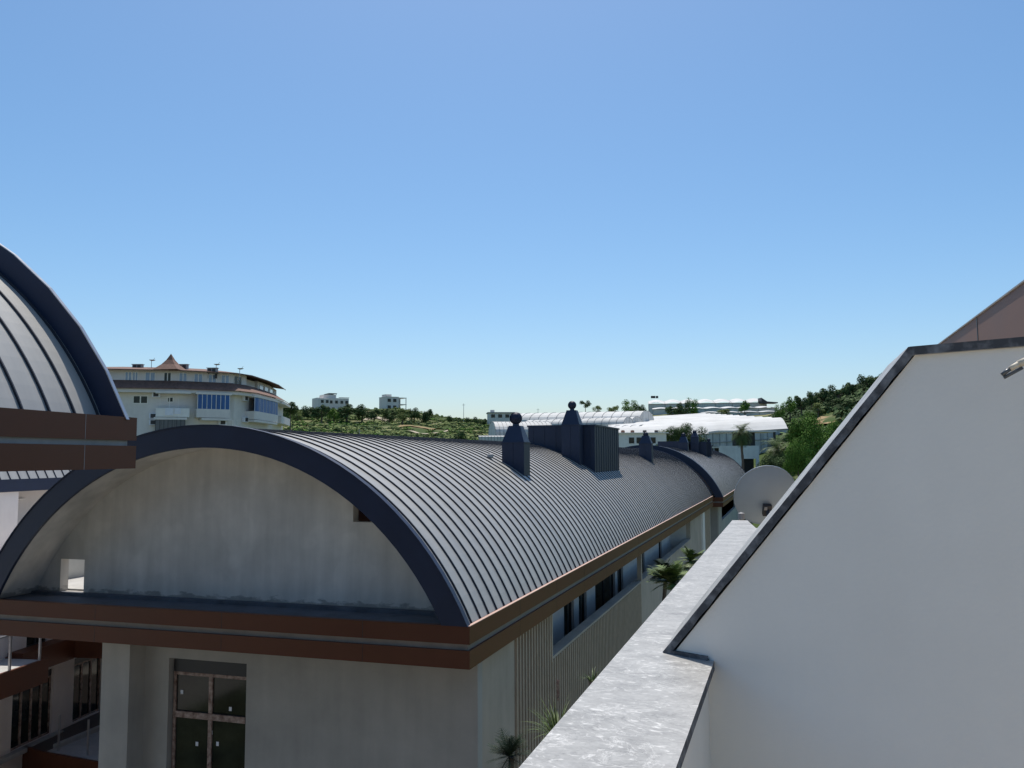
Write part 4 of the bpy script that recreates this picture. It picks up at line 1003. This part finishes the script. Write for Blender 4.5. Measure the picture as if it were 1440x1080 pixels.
m.box(-4.4, 1.2, -3.1, 4.1, z1+.01, z1+.25); m.box(-4, -1.5, -2, 2, z1+.25, z1+1.2); m.build('wall', CREAM, h)
m = MB(fr_)
for x in (1.3, 4.3): m.box(x, x+.25, -3.1, -2.85, -1, z1-.25)
m.build('column', CREAM, h)
for x in (-3.6, -1.2): 
    for k in (1.9, 4.6): window(h, fr_, x, x+1.4, -3.06, z1-k, z1-k+1.3, 2, 1, DARK, .08)
for k in (2.4, 5.0): window(h, fr_, 1.6, 3.9, 1.44, z1-k, z1-k+1.9, 2, 1, DARK, .08)
dep = 270; fr_, p = house_frame(706, dep, .1); z1 = far(706, 580, dep).z-p.z
h = thing('low_house', 'low flat roofed house with small trees beside it behind the first chimney', 'house', tuple(p))
m = MB(fr_); m.box(-4.4, 4.2, -3, 3, -1, z1-.3); m.m = 1; m.box(-4.7, 4.5, -3.3, 3.3, z1-.3, z1); m.m = 0; m.box(-3.6, -2.4, -1, 1, z1, z1+.8); m.build('wall', [CREAM, GROOVE], h)
for x in (-3.6, -1.4, .8, 2.6): window(h, fr_, x, x+1.2, -3.06, z1-1.7, z1-.7, 1, 1, DARK, .08)
# white shed with windows
dep = 128; fr_, p = house_frame(900, dep, 0); z1 = far(900, 609, dep).z-p.z
h = thing('white_shed', 'long white flat roofed shed with small windows just beyond the grey barrel roof', 'shed', tuple(p))
m = MB(fr_); m.box(-3.6, 3.4, -3, 3, -2, z1-.12); m.build('wall', WHITE, h)
m = MB(fr_); m.box(-3.9, 3.7, -3.3, 3.3, z1-.12, z1); m.build('roof', WHITE, h)
for x in (-2.0, -.9, 1.1): window(h, fr_, x, x+.75, -3.05, z1-1.55, z1-.7, 1, 1, DARK, .08)
# roof tanks on it
for x, tl_ in ((-2.6, 'leftmost little rusty tank on the white shed roof'), (-1.2, 'second little rusty tank from the left on the white shed roof'), (.6, 'little black tank near the middle of the white shed roof'), (2.3, 'little black tank at the right end of the white shed roof')):
    t_ = MB(fr_); t_.smooth = True; t_.lathe((x, -1, z1), [(.0, 0), (.28, 0), (.28, .35), (.1, .42), (0.001, .42)], 12)
    tag(t_.build('water_tank', TILE if x < 0 else DARK), tl_, 'tank', 'tanks on the shed roof')
for o in [o for o in COL.objects if o.name.startswith('water_tank')]:
    pass
# thin masts
for px, yt, yb, dp, lb in ((652, 567, 596, 265, 'thin tall mast standing among small trees on the ridge'), (505, 603, 612, 180, 'short pale post on the left slope'), (757, 574, 590, 300, 'faint thin mast above the tunnel greenhouse')):
    p = gpt(px, dp); q = far(px, yt, dp); m = MB(); m.tube([p-Vector((0, 0, .2)), Vector((p.x, p.y, q.z))], [.09, .06], 6); m.box(p.x-.5, p.x+.5, p.y-.04, p.y+.04, q.z-.5, q.z-.42); tag(m.build('mast', GROOVE), lb, 'mast')

# ============================================================ GREENHOUSES
def tunnel(p_l, p_r, wid, hgt, label, wall=1.0, n=12, hoops=14):
    """single arched span between two base points"""
    t = thing('tunnel_greenhouse', label, 'greenhouse', tuple((p_l+p_r)/2), 'white tunnel greenhouses')
    ex = (p_r-p_l); L = ex.length; ex = ex.normalized(); ey = Vector((-ex.y, ex.x, 0)).normalized(); fr = lambda q: p_l+ex*q[0]+ey*q[1]+Vector((0, 0, q[2]))
    pr = [(-wid/2, 0)]+[(-wid/2*cos(pi*i/n), wall+(hgt-wall)*sin(pi*i/n)) for i in range(n+1)]+[(wid/2, 0)]
    m = MB(fr)
    for (a, az), (b, bz) in zip(pr, pr[1:]):
        m.m = 1 if az < wall*.5 or bz < wall*.5 else 0
        m.add([(0, a, az), (L, a, az), (L, b, bz), (0, b, bz)], [(0, 1, 2, 3)])
    m.m = 1
    for x in (0, L): m.add([(x, a, z) for a, z in pr], [tuple(range(len(pr)))])
    m.build('film', [PLASTIC, PLASTICG], t)
    m = MB(fr)
    for k in range(hoops+1):
        x = L*k/hoops; m.tube([(x, a*1.01, z*1.01+.01) for a, z in pr], .06, 4)
    m.build('hoop', GROOVE, t); return t
def fp(px, py, dep): return far(px, py, dep)
tunnel(fp(733, 601, 205), fp(910, 599, 190), 9, 3.3, 'long white tunnel greenhouse, the rearmost and highest of the tunnels')
tunnel(fp(745, 606, 192), fp(884, 603, 180), 5, 2.4, 'low white tunnel in front of the long one, ending left of the others')
tunnel(fp(775, 606, 196), fp(896, 602, 184), 5, 2.4, 'low white tunnel whose round end shows between two others')
tunnel(fp(692, 616, 170), fp(770, 616, 172), 9, 3.2, 'short white tunnel greenhouse behind the first roof chimney')
tunnel(fp(750, 616, 172), fp(905, 612, 162), 7, 1.9, 'low white tunnel greenhouse just above the dark roof box')
tunnel(fp(674, 622, 160), fp(735, 622, 160), 5, 1.2, 'small low white shelter left of the first chimney')
# big multi span greenhouse
gt = thing('ridged_greenhouse', 'huge white greenhouse of many parallel ridges in the middle distance', 'greenhouse', tuple(gpt(1050, 160)))
R0 = fp(1108, 603, 150); R1 = fp(990, 590.5, 235); L0 = fp(868, 618, 150); 
exx = (L0-R0); exx.z = 0; Lg = exx.length; exx.normalize()
NS = 12; m = MB(); mw = MB(); mp_ = MB()
for k in range(NS):
    a = R0.lerp(R1, k/NS); b = R0.lerp(R1, (k+1)/NS); n = 6
    top = 1.9
    pr = [(a.lerp(b, i/n)+Vector((0, 0, (0, .75, 1.35, 1.75, 1.9, 1.5, .1)[i]))) for i in range(n+1)]
    for i in range(n):
        q0, q1 = pr[i], pr[i+1]; sl0 = Vector((0, 0, (L0.z-R0.z)))
        m.add([q0, q1, q1+exx*Lg*1.0+sl0, q0+exx*Lg+sl0], [(0, 1, 2, 3)])
    mw.add(pr+[b-Vector((0, 0, 4)), a-Vector((0, 0, 4))], [tuple(range(len(pr)+2))])
m.build('film_roof', PLASTIC, gt)
for k in range(1, NS+1):
    c0 = R0.lerp(R1, (k-.18)/NS)+Vector((0, 0, 1.62)); mp_.tube([c0, c0+exx*Lg+Vector((0, 0, L0.z-R0.z))], .11, 4)
for k in range(0, 12):
    q0 = R0+exx*Lg*k/11+Vector((0, 0, (L0.z-R0.z)*k/11+.05)); q1 = q0+(R1-R0)/NS*.66+Vector((0, 0, 1.6)); mp_.tube([q0, q1], .035, 4)
zz = Vector((0, 0, 4.2)); sl0 = Vector((0, 0, (L0.z-R0.z)))
mw.add([R0, R0+exx*Lg+sl0, R0+exx*Lg+sl0-zz, R0-zz], [(0, 1, 2, 3)]); mw.build('side_film', PLASTICG, gt)
for i in range(26):
    p = R0+(exx*Lg+sl0)*(i/25)+Vector((0, -.08, 0)); mp_.box(p.x-.07, p.x+.07, p.y-.07, p.y+.07, p.z-4, p.z)
mp_.tube([R0+Vector((0, -.1, 0)), R0+exx*Lg+sl0+Vector((0, -.1, 0))], .1, 5); mp_.tube([R0+Vector((0, -.1, -1.6)), R0+exx*Lg+sl0+Vector((0, -.1, -1.6))], .06, 5)
mp_.build('frame', GROOVE, gt)
m = MB(); p = R0+(exx*Lg+sl0)*(.44)+Vector((0, -.15, -4)); m.prism([p, p+exx*1.2, p+exx*1.2-Vector((0, .1, 0)), p-Vector((0, .1, 0))], (0, 0, 2)); m.build('door', DARK, gt)
# hilltop greenhouses
for i, (xa, xb, yt, yb, dp, lb) in enumerate(((912, 1078, 559, 572, 350, 'topmost grey white greenhouse on the hilltop skyline'), (918, 1092, 570, 578, 325, 'long low greenhouse in the second row below the skyline one'), (985, 1096, 576, 583, 300, 'lowest white greenhouse row on the hilltop terrace'))):
    a = fp(xa, yb, dp); b = fp(xb, yb, dp*.98); hh = (yb-yt)/F*dp
    t = thing('hill_greenhouse', lb, 'greenhouse', tuple((a+b)/2), 'hilltop greenhouses'); e = (b-a); e.z = 0; L = e.length; e.normalize(); fr = frame(a, e, Vector((-e.y, e.x, 0)))
    n = int(L/6); m = MB(fr); m2 = MB(fr)
    dzl = (b.z-a.z)/L
    m2.box(0, L, 0, .2, -3, hh*.27)
    for k in range(n): m2.add([(L*(k+1)/n, 0, -3), (L*(k+1)/n, 14, -3), (L*(k+1)/n, 14, hh*.8), (L*(k+1)/n, 0, hh*.25)], [(0, 1, 2, 3)])
    for k in range(n):
        x0, x1 = L*k/n, L*(k+1)/n; q = [(x0+(x1-x0)*j/6, hh*.8+hh*.2*sin(pi*j/6)) for j in range(7)]
        for (u0, w0), (u1, w1) in zip(q, q[1:]): m.add([(u0, -.1, w0-hh*.55), (u1, -.1, w1-hh*.55), (u1, 14, w1), (u0, 14, w0)], [(0, 1, 2, 3)])
    m.build('film_roof', PLASTIC, t); m2.build('side_film', [PLASTICG] if i == 0 else [PLASTIC], t)
    m = MB(fr)
    for k in range(n+1): m.box(L*k/n-.08, L*k/n+.08, -.15, -.02, -3, hh*.25)
    for k in range(n+1): m.tube([(L*k/n, -.1, hh*.27), (L*k/n, 14, hh*.82)], .09, 4)
    m.tube([(0, -.12, hh*.29), (L, -.12, hh*.29)], .12, 4)
    m.build('frame', GROOVE, t)
m = MB(); p = fp(1071, 567, 340); q = fp(1094, 567, 335); m.prism([p, p+Vector((0, 0, 2.2)), p.lerp(q, .35)+Vector((0, 0, .7)), q+Vector((0, 0, .4)), q], tuple(fwd*5)); tag(m.build('lean_to_roof', DARK), 'dark pitched lean to at the right end of the skyline greenhouse', 'shed')
m = MB()
for px in (917, 920, 924): 
    p = fp(px, 560, 352); m.lathe(tuple(p), [(.0, 0), (.5, 0), (.5, .9), (0.001, 1)], 10)
tag(m.build('rooftop_tanks', DARK), 'row of dark tanks above the left end of the skyline greenhouse', 'tanks')
# pale blue wall house below
dep = 128; a = fp(1012, 654, dep); b = fp(1068, 654, dep); 
h = thing('concrete_house', 'pale blue washed wall with a dark opening beneath the greenhouse and behind the tall palm', 'building', tuple((a+b)/2))
e = b-a; e.z = 0; L = e.length; e.normalize(); fr = frame(a, e, Vector((-e.y, e.x, 0)))
PB = mat('pale_blue_wall', (.62, .67, .66), .85, 0, .12, .5, streak=.12)
H1 = 27/F*dep
m = MB(fr); wall_holes(m, 'y', 0, .3, 0, L, -6, H1, [(.4, 2.2, -1.5, H1*.28), (3.6, 5.4, -1.5, H1*.32)]); m.box(0, L, .3, 6, H1-.3, H1-.05); m.build('wall', PB, h)
m = MB(fr); m.box(0, L, 3, 3.1, -6, H1); m.build('inner_wall', DARK, h)
m = MB(fr); m.box(-.2, L+2.6, -.3, 6, H1+2.0, H1+2.25); m.build('roof_slab', CREAM, h)
m = MB(fr)
for x in (2.2, 4.4, L+2.2): m.box(x, x+.3, -.1, .2, H1 if x < L else -6, H1+2.0)
m.box(2.5, L, 2.0, 2.1, H1, H1+2); m.build('upper_wall', DARK, h)
print('DONE', len(bpy.data.objects))
